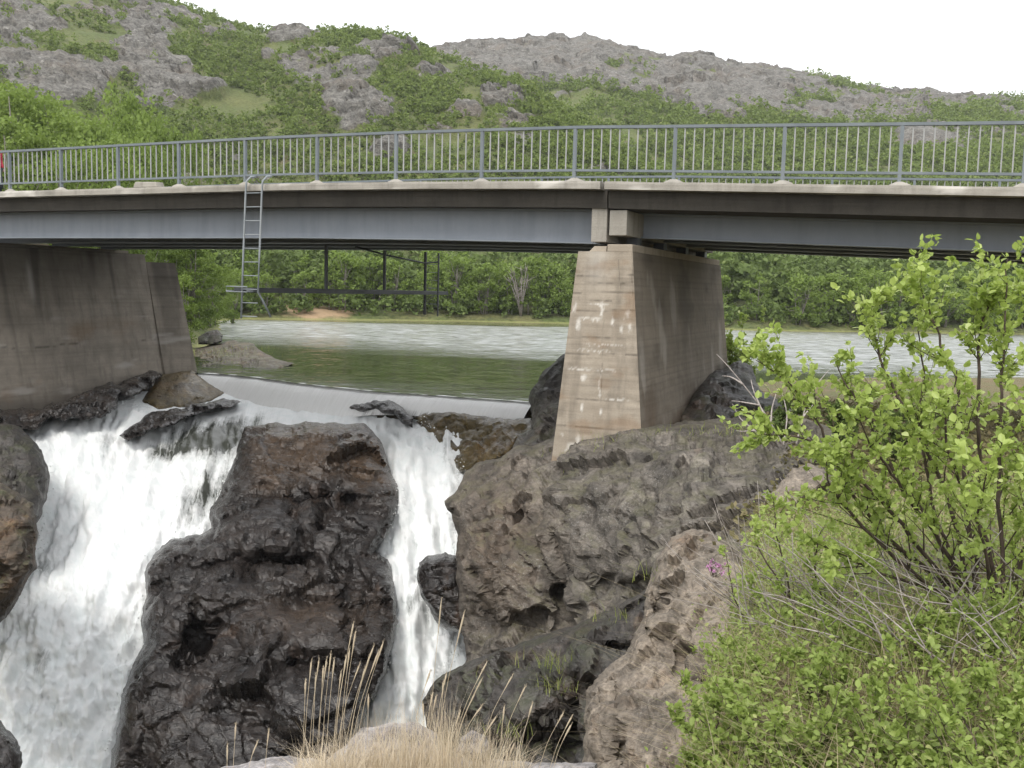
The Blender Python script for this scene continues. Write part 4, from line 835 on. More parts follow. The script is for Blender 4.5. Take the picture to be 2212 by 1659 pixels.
for k in range(10):
    z = ztop(sl)-.22-.315*k; f_ = (ztop(sl)-z)/(ztop(sl)-zb); mb = MB(); mb.tube([B(sl+(slb-sl)*f_, -.12, z), B(sr+(slb-sl)*f_, -.12, z)], .013, 6); mb.build('rung', MAT['ladder_paint'], lad, True)

# inspection platform hung across under the girders
plat = empty('inspection_platform'); tag(plat, 'dark steel inspection gangway hung crosswise beneath the girders', 'platform')
PSs = 7.95
bxp = lambda n, *a: bx(n, *a, None, .004)
o = bx('gangway', PSs-.28, PSs+.28, -.1, 9.6, 3.085, 3.20, 'dark_steel', None, .004); o.parent = plat
mb = MB()
mb.tube([B(PSs-.3, -.35, 3.22), B(PSs+.3, -.35, 3.22), B(PSs+.3, -.35, 3.10), B(PSs-.3, -.35, 3.10), B(PSs-.3, -.35, 3.22)], .014, 6); mb.tube([B(PSs-.3, -.35, 3.12), B(PSs-.3, .0, 3.12)], .014, 6); mb.tube([B(PSs+.3, -.35, 3.12), B(PSs+.3, .0, 3.12)], .014, 6)
mb.build('end_frame', MAT['ladder_paint'], plat, True)
for t, zz, zl, sx in ((3.2, 4.35, 3.15, 0), (6.12, 4.35, 3.15, 0), (8.55, 4.42, 2.45, 0), (8.9, 4.40, 2.4, .28)):
    o = bx('hanger', PSs+sx-.035 if sx == 0 else PSs+sx-.015, PSs+sx+.035 if sx == 0 else PSs+sx+.015, t-.035, t+.035, zl, zz, 'dark_steel', None, .004); o.parent = plat
mb = MB(); mb.tube([B(PSs, 4.6, 4.38), B(PSs, 6.2, 4.22), B(PSs, 8.5, 4.07), B(PSs+.28, 8.9, 4.12)], .028, 6); mb.build('handrail', MAT['dark_steel'], plat, True)
for k in range(6):
    mb = MB(); mb.tube([B(PSs, 8.6, 2.75+.25*k+.04), B(PSs+.28, 8.9, 2.75+.25*k+.04)], .010, 5); mb.build('rung', MAT['ladder_paint'], plat, True)

# ------------------------------------------------------------------ pier and abutment: dense cast faces
def cast_body(name, corners_bot, corners_top, zb, zt_, mat, parent, step, marks=None, seed=0):
    "battered block; corners are (s,t) quads, order front-left, front-right, back-right, back-left"
    cb = np.array(corners_bot, float); ct = np.array(corners_top, float); Vs = []; Fs = []; A = {'stain': [], 'dark': [], 'rust': []}; off = 0
    for k in range(4):
        a0, a1 = cb[k], cb[(k+1) % 4]; b0, b1 = ct[k], ct[(k+1) % 4]; w = np.hypot(*(a1-a0)); nx = max(2, int(w/step)+1); nz = max(2, int((zt_-zb)/step)+1)
        X, Z = np.meshgrid(np.linspace(0, 1, nx), np.linspace(0, 1, nz)); x = X.ravel(); z = Z.ravel()
        q = (a0+(a1-a0)*x[:, None])*(1-z[:, None])+(b0+(b1-b0)*x[:, None])*z[:, None]; zz = zb+(zt_-zb)*z
        nrm = np.array([(a1-a0)[1], -(a1-a0)[0]])/w; wpos = np.stack([q[:, 0], q[:, 1], zz], 1)
        board = np.floor(zz/.135+.15*fbm(np.c_[wpos[:, :2]*.3, 0*zz], 2, seed)); hb = rnd3(board.astype(np.int64), np.full(len(x), k), np.zeros(len(x), np.int64), seed)[:, 0]
        e = np.minimum(x*w, (1-x)*w); e2 = np.clip(e/.06, 0, 1)
        d = .008*(hb-.5)+.014*fbm(wpos*1.2, 4, seed+2)+.006*fbm(wpos*6, 3, seed+3); d = d*e2
        fr = zz/.135-np.floor(zz/.135)
        dark = .14*np.exp(-((fr-.5)/.5)**2*16)*(rnd3(board.astype(np.int64), np.full(len(x), 7), np.zeros(len(x), np.int64), seed)[:, 1] > .45)+.10*(hb-.5)
        stn = 0*x; rst = 0*x
        if marks and k in marks: 
            s_, d_, r_ = marks[k](wpos, x*w, zz); stn = stn+s_; dark = dark+d_; rst = rst+r_
        p_ = np.array([B(a, b, c_) for a, b, c_ in zip(q[:, 0]+nrm[0]*d, q[:, 1]+nrm[1]*d, zz)]); Vs.append(p_)
        i = np.arange(nx*nz).reshape(nz, nx)+off; Fs.append(np.stack([i[:-1, :-1], i[:-1, 1:], i[1:, 1:], i[1:, :-1]], -1).reshape(-1, 4)); off += nx*nz
        A['stain'].append(np.clip(stn, 0, 1)); A['dark'].append(np.clip(dark, 0, 1)); A['rust'].append(np.clip(rst, 0, 1))
    tops = np.array([B(a, b, zt_) for a, b in ct]); Vs.append(tops); Fs.append(np.array([[off, off+1, off+2, off+3]]))
    for k in A: A[k].append(np.zeros(4))
    o = mesh(name, np.concatenate(Vs), Fs, MAT[mat], parent, True, attrs={k: np.concatenate(v) for k, v in A.items()})
    md = o.modifiers.new('split', 'EDGE_SPLIT'); md.split_angle = math.radians(50)
    return o
def pierfront(w, x, z):
    # lime runs and splashes, surveyed on the face by pixel then kept in metres on the concrete
    stn = 0*x; rr_ = fbm(np.c_[x*9, z*9, 0*x], 4, 91)
    runs = [(1238, 665, 4, 14), (1247, 700, 6, 18), (1297, 672, 4, 22), (1320, 695, 5, 14), (1352, 680, 6, 10), (1358, 708, 5, 10), (1340, 712, 4, 10), (1262, 687, 18, 3), (1285, 688, 12, 4), (1290, 657, 26, 3), (1294, 830, 3, 20), (1296, 850, 3, 12), (1250, 797, 40, 3), (1310, 800, 30, 2), (1260, 815, 8, 8), (1330, 862, 35, 2), (1300, 888, 3, 8), (1258, 880, 3, 12), (1360, 938, 16, 9), (1235, 965, 14, 12), (1250, 950, 7, 14), (1300, 958, 40, 4), (1215, 940, 4, 6), (1300, 745, 60, 1.5), (1280, 757, 50, 2)]
    for (u, v, ru, rv) in runs:
        s, zz = s_at(u, v, .12); cx_ = s; k = 108.; dx = (w[:, 0]-cx_)*k; dz = (z-zz)*k
        stn = np.maximum(stn, np.exp(-((dx+rr_*5)/(ru*.8))**2-((dz+rr_*6)/(rv*.85))**2)*1.1)
    stn = np.where(stn > .35, stn, stn*.4)*(.75+.5*rr_)
    top = sstep(3.2, 3.9, z)*.28*np.exp(-((w[:, 0]-16.5)/.22)**2)
    bl = fbm(np.c_[x*.7, z*2.2, 0*x], 4, 92); rust = sstep(.12, .6, bl)*.35
    dk = 0*x
    for (v, wd_) in ((595, .01), (612, .01), (632, .012), (650, .008), (671, .012), (730, .012), (766, .013), (865, .008), (925, .016)):
        zz = s_at(1300, v, .12)[1]+.015*fbm(np.c_[x*3, 0*x, 0*x+v], 3, 93)+(.02*x-.02); dk = dk+.75*np.exp(-((z-zz)/wd_)**2)*(fbm(np.c_[x*1.5, 0*x+v, 0*x], 2, 94) > -.35)
    dk = dk+.25*sstep(2.6, 3.2, z)*0+.30*sstep(.12, .5, -fbm(np.c_[x*1.1, z*1.5, 0*x], 4, 95))
    for (u0, v0, u1, v1) in ((1300, 690, 1298, 800), (1298, 800, 1300, 900), (1330, 560, 1336, 625), (1360, 545, 1362, 640)):
        sA, zA = s_at(u0, v0, .12); sB, zB = s_at(u1, v1, .12); f_ = np.clip((z-zA)/(zB-zA), 0, 1); dk = dk+.5*np.exp(-((w[:, 0]-(sA+(sB-sA)*f_)-.03*gnoise(np.c_[z*4, 0*x, 0*x], 8))/.008)**2)*((z-zA)*(z-zB) < 0)
    return stn+top, dk, rust
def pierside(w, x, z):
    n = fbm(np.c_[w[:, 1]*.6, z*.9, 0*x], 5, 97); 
    return sstep(.25, .7, fbm(np.c_[w[:, 1]*1.2, z*.5, 0*x], 4, 98))*.22, .5+sstep(-.1, .6, n)*.3+.15*sstep(2.2, 4, z), sstep(2., .5, z)*sstep(.0, .5, n)*.2  # second value: under-bridge shade painted into the side faces, mottled, deeper towards the top
pier = empty('bridge_pier'); tag(pier, 'battered tan concrete pier with white lime stains carrying the two spans', 'pier')
PB, PT = -1.6, 4.11
def inter(z): return (z-PB)/(PT-PB)
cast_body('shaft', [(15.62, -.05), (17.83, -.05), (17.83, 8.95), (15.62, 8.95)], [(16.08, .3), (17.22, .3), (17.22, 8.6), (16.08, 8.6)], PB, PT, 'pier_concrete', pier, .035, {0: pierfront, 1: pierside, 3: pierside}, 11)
o = bx('bearing_shelf', 16.69, 17.215, .305, 8.5, PT-.005, 4.255, 'pier_concrete', None, .015); o.parent = pier
mb = MB(); mb.box8([B(16.30, .32, PT-.004), B(16.67, .32, PT-.004), B(16.67, 8.4, PT-.004), B(16.30, 8.4, PT-.004), B(16.40, .36, 4.22), B(16.66, .36, 4.22), B(16.66, 8.4, 4.22), B(16.40, 8.4, 4.22)])
o = mb.build('bearing_shelf', MAT['pier_concrete'], pier); bevel(o, .01)
for s in (16.5, 16.95):
    for t in (1.25, 3.3, 5.35, 7.4):
        o = bx('bearing', s-.12, s+.12, t-.15, t+.15, 4.21 if s < 16.7 else 4.25, 4.37 if s < 16.7 else 4.43, 'dark_steel', None, .01); o.parent = pier

ab = empty('bridge_abutment'); tag(ab, 'wide weathered concrete abutment under the left end of the bridge', 'abutment')
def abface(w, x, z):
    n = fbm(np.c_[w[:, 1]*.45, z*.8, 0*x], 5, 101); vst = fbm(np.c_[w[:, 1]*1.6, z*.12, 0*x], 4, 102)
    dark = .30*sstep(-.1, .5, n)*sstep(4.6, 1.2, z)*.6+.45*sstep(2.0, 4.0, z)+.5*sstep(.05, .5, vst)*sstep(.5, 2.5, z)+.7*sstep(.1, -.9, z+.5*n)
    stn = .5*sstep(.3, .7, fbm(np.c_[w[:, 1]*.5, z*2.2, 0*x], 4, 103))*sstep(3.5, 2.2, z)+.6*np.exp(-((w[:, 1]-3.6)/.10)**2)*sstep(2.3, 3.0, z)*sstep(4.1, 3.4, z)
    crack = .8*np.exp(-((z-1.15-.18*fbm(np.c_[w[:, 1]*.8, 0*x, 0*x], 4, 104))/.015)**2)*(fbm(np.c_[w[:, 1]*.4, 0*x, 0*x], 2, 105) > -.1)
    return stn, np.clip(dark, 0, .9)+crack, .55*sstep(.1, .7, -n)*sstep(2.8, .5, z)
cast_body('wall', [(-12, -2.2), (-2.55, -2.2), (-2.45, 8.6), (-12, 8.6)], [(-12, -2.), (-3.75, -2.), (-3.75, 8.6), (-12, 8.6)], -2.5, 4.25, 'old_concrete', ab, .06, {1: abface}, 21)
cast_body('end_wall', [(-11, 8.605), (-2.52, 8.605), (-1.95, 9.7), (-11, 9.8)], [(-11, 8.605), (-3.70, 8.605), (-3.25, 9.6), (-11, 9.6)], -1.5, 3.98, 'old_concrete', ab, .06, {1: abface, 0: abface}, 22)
o = bx('bearing_shelf', -6.5, -3.9, .2, 8.0, 4.245, 4.36, 'old_concrete', None, .02); o.parent = ab

# ------------------------------------------------------------------ person walking on the bridge, cut by the left edge of the photograph
s_p, _z = s_at(-11.5, 400, 1.55); zd = ztop(s_p)-.05
per = empty('person', B(s_p, 1.55, zd)); per.rotation_euler = (0, 0, -AN+math.radians(90)); tag(per, 'person in a red jacket, dark trousers and pale hat walking on the bridge', 'person')
def skin(name, pts, edges, rad, mat, par, lev=2):
    me = bpy.data.meshes.new(name); me.from_pydata(pts, edges, []); o = bpy.data.objects.new(name, me); COL.objects.link(o); me.materials.append(mat)
    sk = o.modifiers.new('skin', 'SKIN'); sk.use_smooth_shade = True
    for v, r_ in zip(me.skin_vertices[0].data, rad): v.radius = (r_, r_) if not isinstance(r_, tuple) else r_
    me.skin_vertices[0].data[0].use_root = True
    ss_ = o.modifiers.new('sub', 'SUBSURF'); ss_.levels = lev; ss_.render_levels = lev; o.parent = par; return o
body = skin('body', [(0, 0, .92), (0, .01, 1.1), (0, 0, 1.28), (0, -.02, 1.42), (0, -.02, 1.50), (0, -.03, 1.58), (0, -.03, 1.68), (.10, 0, .88), (.11, -.12, .48), (.11, .04, .09), (.11, -.09, .04), (-.10, 0, .88), (-.11, .10, .48), (-.11, .26, .12), (-.11, .15, .06), (.19, 0, 1.40), (.25, .07, 1.14), (.25, -.03, .92), (.25, -.07, .84), (-.19, 0, 1.40), (-.25, -.07, 1.14), (-.24, -.17, .94), (-.24, -.22, .87)],
     [(0, 1), (1, 2), (2, 3), (3, 4), (4, 5), (5, 6), (0, 7), (7, 8), (8, 9), (9, 10), (0, 11), (11, 12), (12, 13), (13, 14), (3, 15), (15, 16), (16, 17), (17, 18), (3, 19), (19, 20), (20, 21), (21, 22)],
     [.14, .13, .15, .12, .055, .085, .09, .09, .065, .045, .04, .09, .065, .045, .04, .065, .05, .036, .03, .065, .05, .036, .03], MAT['skin'], per)
skin('jacket', [(0, 0, .86), (0, .01, 1.1), (0, 0, 1.28), (0, -.02, 1.44), (.19, 0, 1.41), (.25, .07, 1.14), (.25, -.03, .93), (-.19, 0, 1.41), (-.25, -.07, 1.14), (-.24, -.17, .95)], [(0, 1), (1, 2), (2, 3), (3, 4), (4, 5), (5, 6), (3, 7), (7, 8), (8, 9)], [.185, .165, .18, .12, .085, .068, .05, .085, .068, .05], MAT['red_cloth'], per)
skin('trousers', [(0, 0, .90), (.10, 0, .84), (.11, -.12, .48), (.11, .04, .13), (-.10, 0, .84), (-.11, .10, .48), (-.11, .26, .16)], [(0, 1), (1, 2), (2, 3), (0, 4), (4, 5), (5, 6)], [.15, .11, .082, .065, .11, .082, .065], MAT['dark_cloth'], per)
skin('hat', [(0, -.02, 1.66), (0, -.02, 1.72), (0, -.02, 1.755)], [(0, 1), (1, 2)], [.115, .11, .07], MAT['pale_cloth'], per)

# ------------------------------------------------------------------ foreground plants
LV = np.array([(0, 0, 0), (.33, .33, .06), (.30, .70, .05), (0, 1.0, -.06), (-.30, .70, .05), (-.33, .33, .06), (0, .36, -.015), (0, .7, -.02)])
LF = np.array([(0, 1, 6, 6), (1, 2, 7, 6), (2, 3, 7, 7), (3, 4, 7, 7), (4, 5, 6, 7), (5, 0, 6, 6)])
LT = np.array([(0, 1, 6), (1, 2, 7), (1, 7, 6), (2, 3, 7), (3, 4, 7), (4, 5, 6), (4, 6, 7), (5, 0, 6)])
def leaves(base, dirs, size, r, droop=.0, width=1.):
    n = len(base); y = dirs/np.linalg.norm(dirs, axis=1)[:, None]; up = np.tile([0, 0, 1.], (n, 1))+r.normal(size=(n, 3))*.55; x = np.cross(y, up); x /= np.linalg.norm(x, axis=1)[:, None]; z = np.cross(x, y)
    L = LV*np.array([width, 1, 1.]); cup = (.6+1.6*r.random(n))
    V = base[:, None]+size[:, None, None]*(L[None, :, 0, None]*x[:, None]+L[None, :, 1, None]*y[:, None]+L[None, :, 2, None]*cup[:, None, None]*z[:, None])
    f = (LT[None]+8*np.arange(n)[:, None, None]).reshape(-1, 3); return V.reshape(-1, 3), f
def spline(pts, n):
    pts = np.array(pts, float); t = np.linspace(0, len(pts)-1, n); i = np.clip(t.astype(int), 0, len(pts)-2); f = (t-i)[:, None]
    p0 = pts[np.clip(i-1, 0, None)]; p1 = pts[i]; p2 = pts[i+1]; p3 = pts[np.clip(i+2, None, len(pts)-1)]
    return .5*((2*p1)+(-p0+p2)*f+(2*p0-5*p1+4*p2-p3)*f**2+(-p0+3*p1-3*p2+p3)*f**3)
def shrub(name, label, stems, nside, sidelen, leaf, seed, mat='birch_leaf', r0=.012, clump=5, bark_='twig_bark', group=None, leaf_from=.25, dens=1., width=1.):
    r = np.random.default_rng(seed); loc = np.array(stems[0][0]); root = empty(name, loc); tag(root, label, 'shrub', group)
    nodes = []; nd = []
    for si, stp in enumerate(stems):
        c = spline(stp, 22); c += np.cumsum(r.normal(size=c.shape)*.006, 0); Ls = np.linalg.norm(np.diff(c, axis=0), axis=1).sum()
        mb = MB(); rs = r0*(1-np.linspace(0, 1, 22)*.82); mb.tube(c-loc, list(rs), 6)
        for k in range(int(nside*Ls)):
            t = leaf_from*.6+(1-leaf_from*.6)*r.random(); i = min(int(t*21), 20); p0 = c[i]; dv = c[i+1]-c[i]; dv /= np.linalg.norm(dv)
            side = r.normal(size=3); side -= dv*(side@dv); side /= np.linalg.norm(side); l = sidelen*(.35+.8*r.random())*(1.15-.6*t)
            d0 = dv*.75+side*.75+np.array([0, 0, .25]); d0 /= np.linalg.norm(d0); cc = [p0]
            for j in range(5): d0 = d0+r.normal(size=3)*.13+np.array([0, 0, .05]); d0 /= np.linalg.norm(d0); cc.append(cc[-1]+d0*l/5)
            cc = np.array(cc); mb.tube(cc-loc, list(rs[i]*.45*(1-np.linspace(0, .8, 6))), 4)
            for j in range(1, 6):
                if t < leaf_from and r.random() < .6: continue
                if r.random() < .95*dens: nodes.append(cc[j]); nd.append(d0)
                if r.random() < .5*dens: nodes.append(cc[j]-(cc[j]-cc[j-1])*r.random()); nd.append(d0)
                if j in (2, 3, 4) and r.random() < .55:
                    s2 = r.normal(size=3); s2 = s2/np.linalg.norm(s2)*.7+d0*.6+np.array([0, 0, .2]); e = cc[j]+s2*l*.3; mb.tube([cc[j]-loc, e-loc], [rs[i]*.2, rs[i]*.08], 3)
                    nodes.append(e); nd.append(s2); nodes.append((e+cc[j])/2); nd.append(s2)
        for j in range(int(22*leaf_from), 22):
            if r.random() < .6*dens: nodes.append(c[j]); nd.append(np.array([0, 0, 1.]))
        mb.build('stem', MAT[bark_], root, True)
    nodes = np.array(nodes); nd = np.array(nd); cl = r.integers(max(1, clump-2), clump+2, len(nodes)); idx = np.repeat(np.arange(len(nodes)), cl)
    dirs = nd[idx]*.5+r.normal(size=(len(idx), 3))*.75+np.array([0, 0, .15]); b = nodes[idx]+r.normal(size=(len(idx), 3))*.006
    V, f = leaves(b-loc, dirs, leaf*(.5+.75*r.random(len(idx))), r, width=width)
    rn = np.clip(.45+.22*r.normal(size=len(idx))+.25*gnoise(nodes[idx]*2.2, seed), 0, 1)
    mesh('foliage', V, f, MAT[mat], root, attrs={'rnd': np.repeat(rn, 8)}); return root
def px(lst, Y0, Y1): 
    return [P(u, v, Y0+(Y1-Y0)*i/(len(lst)-1)) for i, (u, v) in enumerate(lst)]
stems = [px([(2100, 1330), (2010, 1230), (1900, 1140), (1815, 1010), (1765, 890), (1705, 800), (1645, 752)], 4.2, 4.0),
         px([(2100, 1330), (1990, 1180), (1890, 1060), (1780, 960), (1700, 930), (1640, 925)], 4.2, 3.85),
         px([(2100, 1330), (2060, 1120), (1960, 930), (1900, 800), (1880, 690), (1900, 640)], 4.2, 4.15),
         px([(2105, 1330), (2090, 1100), (2075, 880), (2040, 790), (2015, 705), (2000, 640)], 4.2, 4.3),
         px([(2105, 1330), (2110, 1080), (2110, 860), (2130, 740), (2150, 660), (2145, 620)], 4.2, 4.1),
         px([(2160, 1420), (2175, 1180), (2185, 900), (2195, 740), (2200, 560)], 4.0, 4.0),
         px([(2105, 1330), (2040, 1150), (1990, 960), (1990, 820), (1960, 700)], 4.2, 4.5),
         px([(2160, 1420), (2230, 1150), (2270, 900), (2290, 700)], 4.0, 3.8),
         px([(2105, 1330), (1960, 1230), (1830, 1120), (1770, 1060), (1750, 1000)], 4.2, 3.8),
         px([(2160, 1420), (2130, 1200), (2060, 1050), (2030, 900), (2060, 800)], 4.0, 3.7),
         px([(2160, 1420), (2220, 1250), (2230, 1050), (2220, 880)], 4.0, 3.6), px([(2105, 1330), (1990, 1260), (1880, 1200), (1800, 1160)], 4.2, 4.0), px([(2105, 1330), (2030, 1180), (1940, 1060), (1880, 980), (1840, 900)], 4.2, 3.7), px([(2160, 1420), (2150, 1260), (2120, 1120), (2150, 1000)], 4.0, 3.5), px([(2105, 1330), (2000, 1120), (1900, 960), (1850, 860), (1820, 790)], 4.2, 4.3)]
shrub('birch_shrub', 'big leafy birch bush with fresh light green leaves in the right foreground', stems, 14, .36, .034, 501, r0=.011, clump=4, leaf_from=.26)
stems = [px([(1750, 1500), (1730, 1400), (1700, 1250), (1670, 1120), (1655, 1040)], 4.6, 4.7), px([(1740, 1490), (1720, 1330), (1640, 1180), (1620, 1120)], 4.6, 4.9), px([(1750, 1500), (1800, 1330), (1850, 1230), (1870, 1150)], 4.6, 4.4), px([(1735, 1490), (1690, 1420), (1640, 1370), (1600, 1280), (1585, 1200)], 4.6, 4.7), px([(1750, 1500), (1780, 1330), (1760, 1200), (1790, 1120)], 4.6, 4.6)]
shrub('birch_shrub', 'thin small leaved shrub with grey stems left of the big birch bush', stems, 12, .24, .024, 502, r0=.008, clump=4, bark_='twig_bark', leaf_from=.3, dens=.75)
low = [(1560, 1640, 3.3, .24), (1720, 1640, 3.0, .27), (1900, 1600, 3.0, .28), (2060, 1640, 2.7, .28), (2190, 1640, 2.6, .28), (1780, 1440, 4.1, .26), (1500, 1655, 3.3, .14), (1650, 1650, 3.1, .2), (1800, 1655, 3.0, .22), (1960, 1650, 2.9, .24), (2110, 1640, 2.8, .24), (2200, 1560, 3.0, .26), (1990, 1500, 3.6, .24), (2150, 1440, 3.5, .24), (1850, 1500, 3.8, .2), (1610, 1560, 3.8, .16), (1740, 1570, 3.5, .2), (2060, 1580, 3.1, .22)]
for i_, (u, v, Y, h) in enumerate(low):
    g = P(u, v, Y); rr_ = np.random.default_rng(600+i_); g[2] = float(H(np.array([g[0]]), np.array([g[1]]))[0])-.03
    stl = []
    for k in range(5):
        e = rr_.normal(size=2)*h*.55; stl.append([g+np.array([rr_.normal()*.03, rr_.normal()*.03, 0]), g+np.array([e[0]*.4, e[1]*.4, h*.5]), g+np.array([e[0], e[1], h*(.8+.5*rr_.random())])])
    shrub('willow_shrub', 'low green leafy bush in the undergrowth along the bottom right', stl, 14, .09, .028, 610+i_, mat='cover_leaf', r0=.004, clump=3, group='low bushes in the bottom right', leaf_from=.15, width=.8)
# shrubs further back on the bank
for i_, (u, v, Y, h, lb) in enumerate([(1590, 800, 27.5, 2.2, 'thin yellow green sapling behind the right side of the pier'), (1820, 880, 15, .9, 'low dull green bush on the bank top right of the pier'), (1950, 890, 14, 1.0, 'green bush on the bank half hidden behind the big birch bush'), (1700, 905, 17, .7, 'small bush on the bank beside the rock right of the pier')]):
    g = P(u, v, Y); rr_ = np.random.default_rng(700+i_); z0 = float(H(np.array([g[0]]), np.array([g[1]]))[0]); g[2] = z0
    stl = [[g, g+np.array([rr_.normal()*h*.12, rr_.normal()*h*.12, h*.5]), g+np.array([rr_.normal()*h*.3, rr_.normal()*h*.3, h*(.75+.4*rr_.random())])] for k in range(7)]
    shrub('birch_shrub', lb, stl, 9, h*.3, .06 if h < 2 else .09, 710+i_, mat='far_leaf' if i_ else 'birch_leaf', r0=.012, clump=4, leaf_from=.1)
# dead grey branches in front of the rock by the pier
db = px([(1692, 962), (1665, 915), (1640, 875), (1605, 830), (1572, 790), (1548, 765)], 12.2, 12.6)
root = empty('dead_shrub', db[0]); tag(root, 'bare grey dead branches in front of the rock right of the pier', 'shrub'); rr_ = np.random.default_rng(44)
for lst in ([(1692, 962), (1665, 915), (1640, 875), (1605, 830), (1572, 790), (1548, 765)], [(1665, 915), (1668, 880), (1680, 840)], [(1640, 875), (1600, 868), (1580, 866)], [(1650, 895), (1630, 850), (1622, 820)], [(1655, 960), (1630, 930), (1600, 905), (1582, 872)], [(1630, 930), (1605, 932), (1590, 930)], [(1605, 830), (1580, 815), (1560, 812)], [(1720, 960), (1735, 900), (1750, 850), (1790, 800)], [(1735, 900), (1760, 870)], [(1692, 962), (1700, 900), (1690, 850)]):
    c = spline(px(lst, 12.2, 12.5), 10); mb = MB(); mb.tube(c-db[0], list(np.linspace(.013, .004, 10)), 5); mb.build('branch', MAT['grey_bark'], root, True)

# ground cover on the right bank: leafy shoots, blades, dead twigs
def bankpos(n, seed, ylo, yhi, pw=1.):
    r = np.random.default_rng(seed); out = []
    Y = ylo+(yhi-ylo)*r.random(n*6)**pw; X = np.interp(Y, *zip(*XE))+.25+r.random(len(Y))*Y*.62; k = X/Y < .6; X, Y = X[k][:n], Y[k][:n]
    return np.stack([X, Y, H(X, Y)], 1), r
pts, r = bankpos(2900, 81, 2.4, 10.0, 1.3)
b = []; dr_ = []; szs = []
for p_ in pts:
    h = .08+.26*r.random()**1.5; ln = r.normal(size=2)*.25; n = int(6+r.integers(8))
    for j in range(n):
        t = (j+.5)/n; b.append(p_+np.array([ln[0]*h*t, ln[1]*h*t, h*t])); a = j*2.4+r.random(); dr_.append([math.cos(a), math.sin(a), .5]); szs.append(.026*(.6+.8*r.random())*(1.2-.5*t))
b = np.array(b); V, f = leaves(b, np.array(dr_)+r.normal(size=b.shape)*.25, np.array(szs), r, width=.85)
o = mesh('ground_cover', V, f, MAT['cover_leaf'], attrs={'rnd': np.repeat(np.clip(.45+.25*r.normal(size=len(b))+.3*gnoise(b*1.3, 7), 0, 1), 8)}); tag(o, 'low leafy plants covering the right bank', 'ground cover', kind='stuff')
def blades(base, h, lean, wid, r, seg=4, curve=.5):
    n = len(base); d = r.normal(size=(n, 2))*lean[:, None]; side = np.stack([-d[:, 1], d[:, 0]], 1)+r.normal(size=(n, 2))*.01; side /= np.linalg.norm(side, axis=1)[:, None]+1e-9
    V = []
    for k in range(seg+1):
        t = k/seg; c = base+np.stack([d[:, 0]*t**1.7, d[:, 1]*t**1.7, h*(t-curve*.25*t*t*np.clip(np.hypot(*d.T)/h, 0, 2))], 1); w = wid*(1-t*.9)
        V.append(c+np.c_[side*w[:, None], np.zeros(n)]); V.append(c-np.c_[side*w[:, None], np.zeros(n)])
    V = np.stack(V, 1); i = np.arange(n)[:, None]*(2*seg+2); f = np.concatenate([i+np.array([[2*k, 2*k+1, 2*k+3, 2*k+2]]) for k in range(seg)], 1).reshape(-1, 4)
    return V.reshape(-1, 3), f, 2*seg+2
pts, r = bankpos(9000, 82, 2.4, 13, 1.2); V, f, k = blades(pts, .06+.16*r.random(len(pts)), .05+.12*r.random(len(pts)), .0012+.0016*r.random(len(pts)), r)
o = mesh('bank_grass', V, f, MAT['green_blade'], attrs={'rnd': np.repeat(r.random(len(pts)), k)}); tag(o, 'short green and yellow grass on the right bank', 'grass', kind='stuff')
pts, r = bankpos(4800, 83, 2.4, 10, 1.1); V, f, k = blades(pts, .08+.24*r.random(len(pts)), .12+.35*r.random(len(pts)), .0010+.0014*r.random(len(pts)), r)
o = mesh('dead_grass', V, f, MAT['dry_blade'], attrs={'rnd': np.repeat(r.random(len(pts)), k)}); tag(o, 'pale dead grass and twigs lying among the bushes on the right bank', 'grass', kind='stuff')
# bundles of bare grey brown twigs lying and leaning among the low bushes
mb = MB(); r = np.random.default_rng(86)
for k in range(150):
    u0 = 1600+620*r.random(); v0 = 1330+.38*(u0-1800)+(r.random()-.5)*330; Y0 = float(np.clip(3.0+(1640-v0)/330*1.5, 2.6, 5.2)); g = P(u0, v0, Y0); g[2] = float(H(np.array([g[0]]), np.array([g[1]]))[0])+.03+.12*r.random()
    L_ = .18+.5*r.random(); dv = np.array([-.8+.5*r.normal(), .3*r.normal(), .35+.35*r.random()]); c = [g]
    for j in range(5): dv = dv/np.linalg.norm(dv)+r.normal(size=3)*.13; c.append(c[-1]+dv/np.linalg.norm(dv)*L_/5)
    mb.tube(c, list(np.linspace(.0035, .001, 6)*(.6+.8*r.random())), 4)
    if r.random() < .6: mb.tube([c[2], c[2]+r.normal(size=3)*.07+np.array([0, 0, .08])], [.0018, .0007], 3)
o = mb.build('dead_twigs', MAT['grey_bark'], None, True); tag(o, 'bare grey twigs leaning among the low bushes on the right slope', 'twigs', kind='stuff')
# heather and low scrub further along the bank and cliff top
pts, r = bankpos(1500, 84, 9, 27, 1.); 
C = np.repeat(pts, 16, 0)+r.normal(size=(len(pts)*16, 3))*np.array([.16, .16, .07])+np.array([0, 0, .07]); V, f = leafquads(C, .05, 85, .3)
o = mesh('heather', V, f, MAT['heath_leaf'], attrs={'rnd': np.repeat(r.random(len(C)), 4)}); tag(o, 'brown heather and dull low scrub on the bank beyond the big bush', 'heather', kind='stuff')

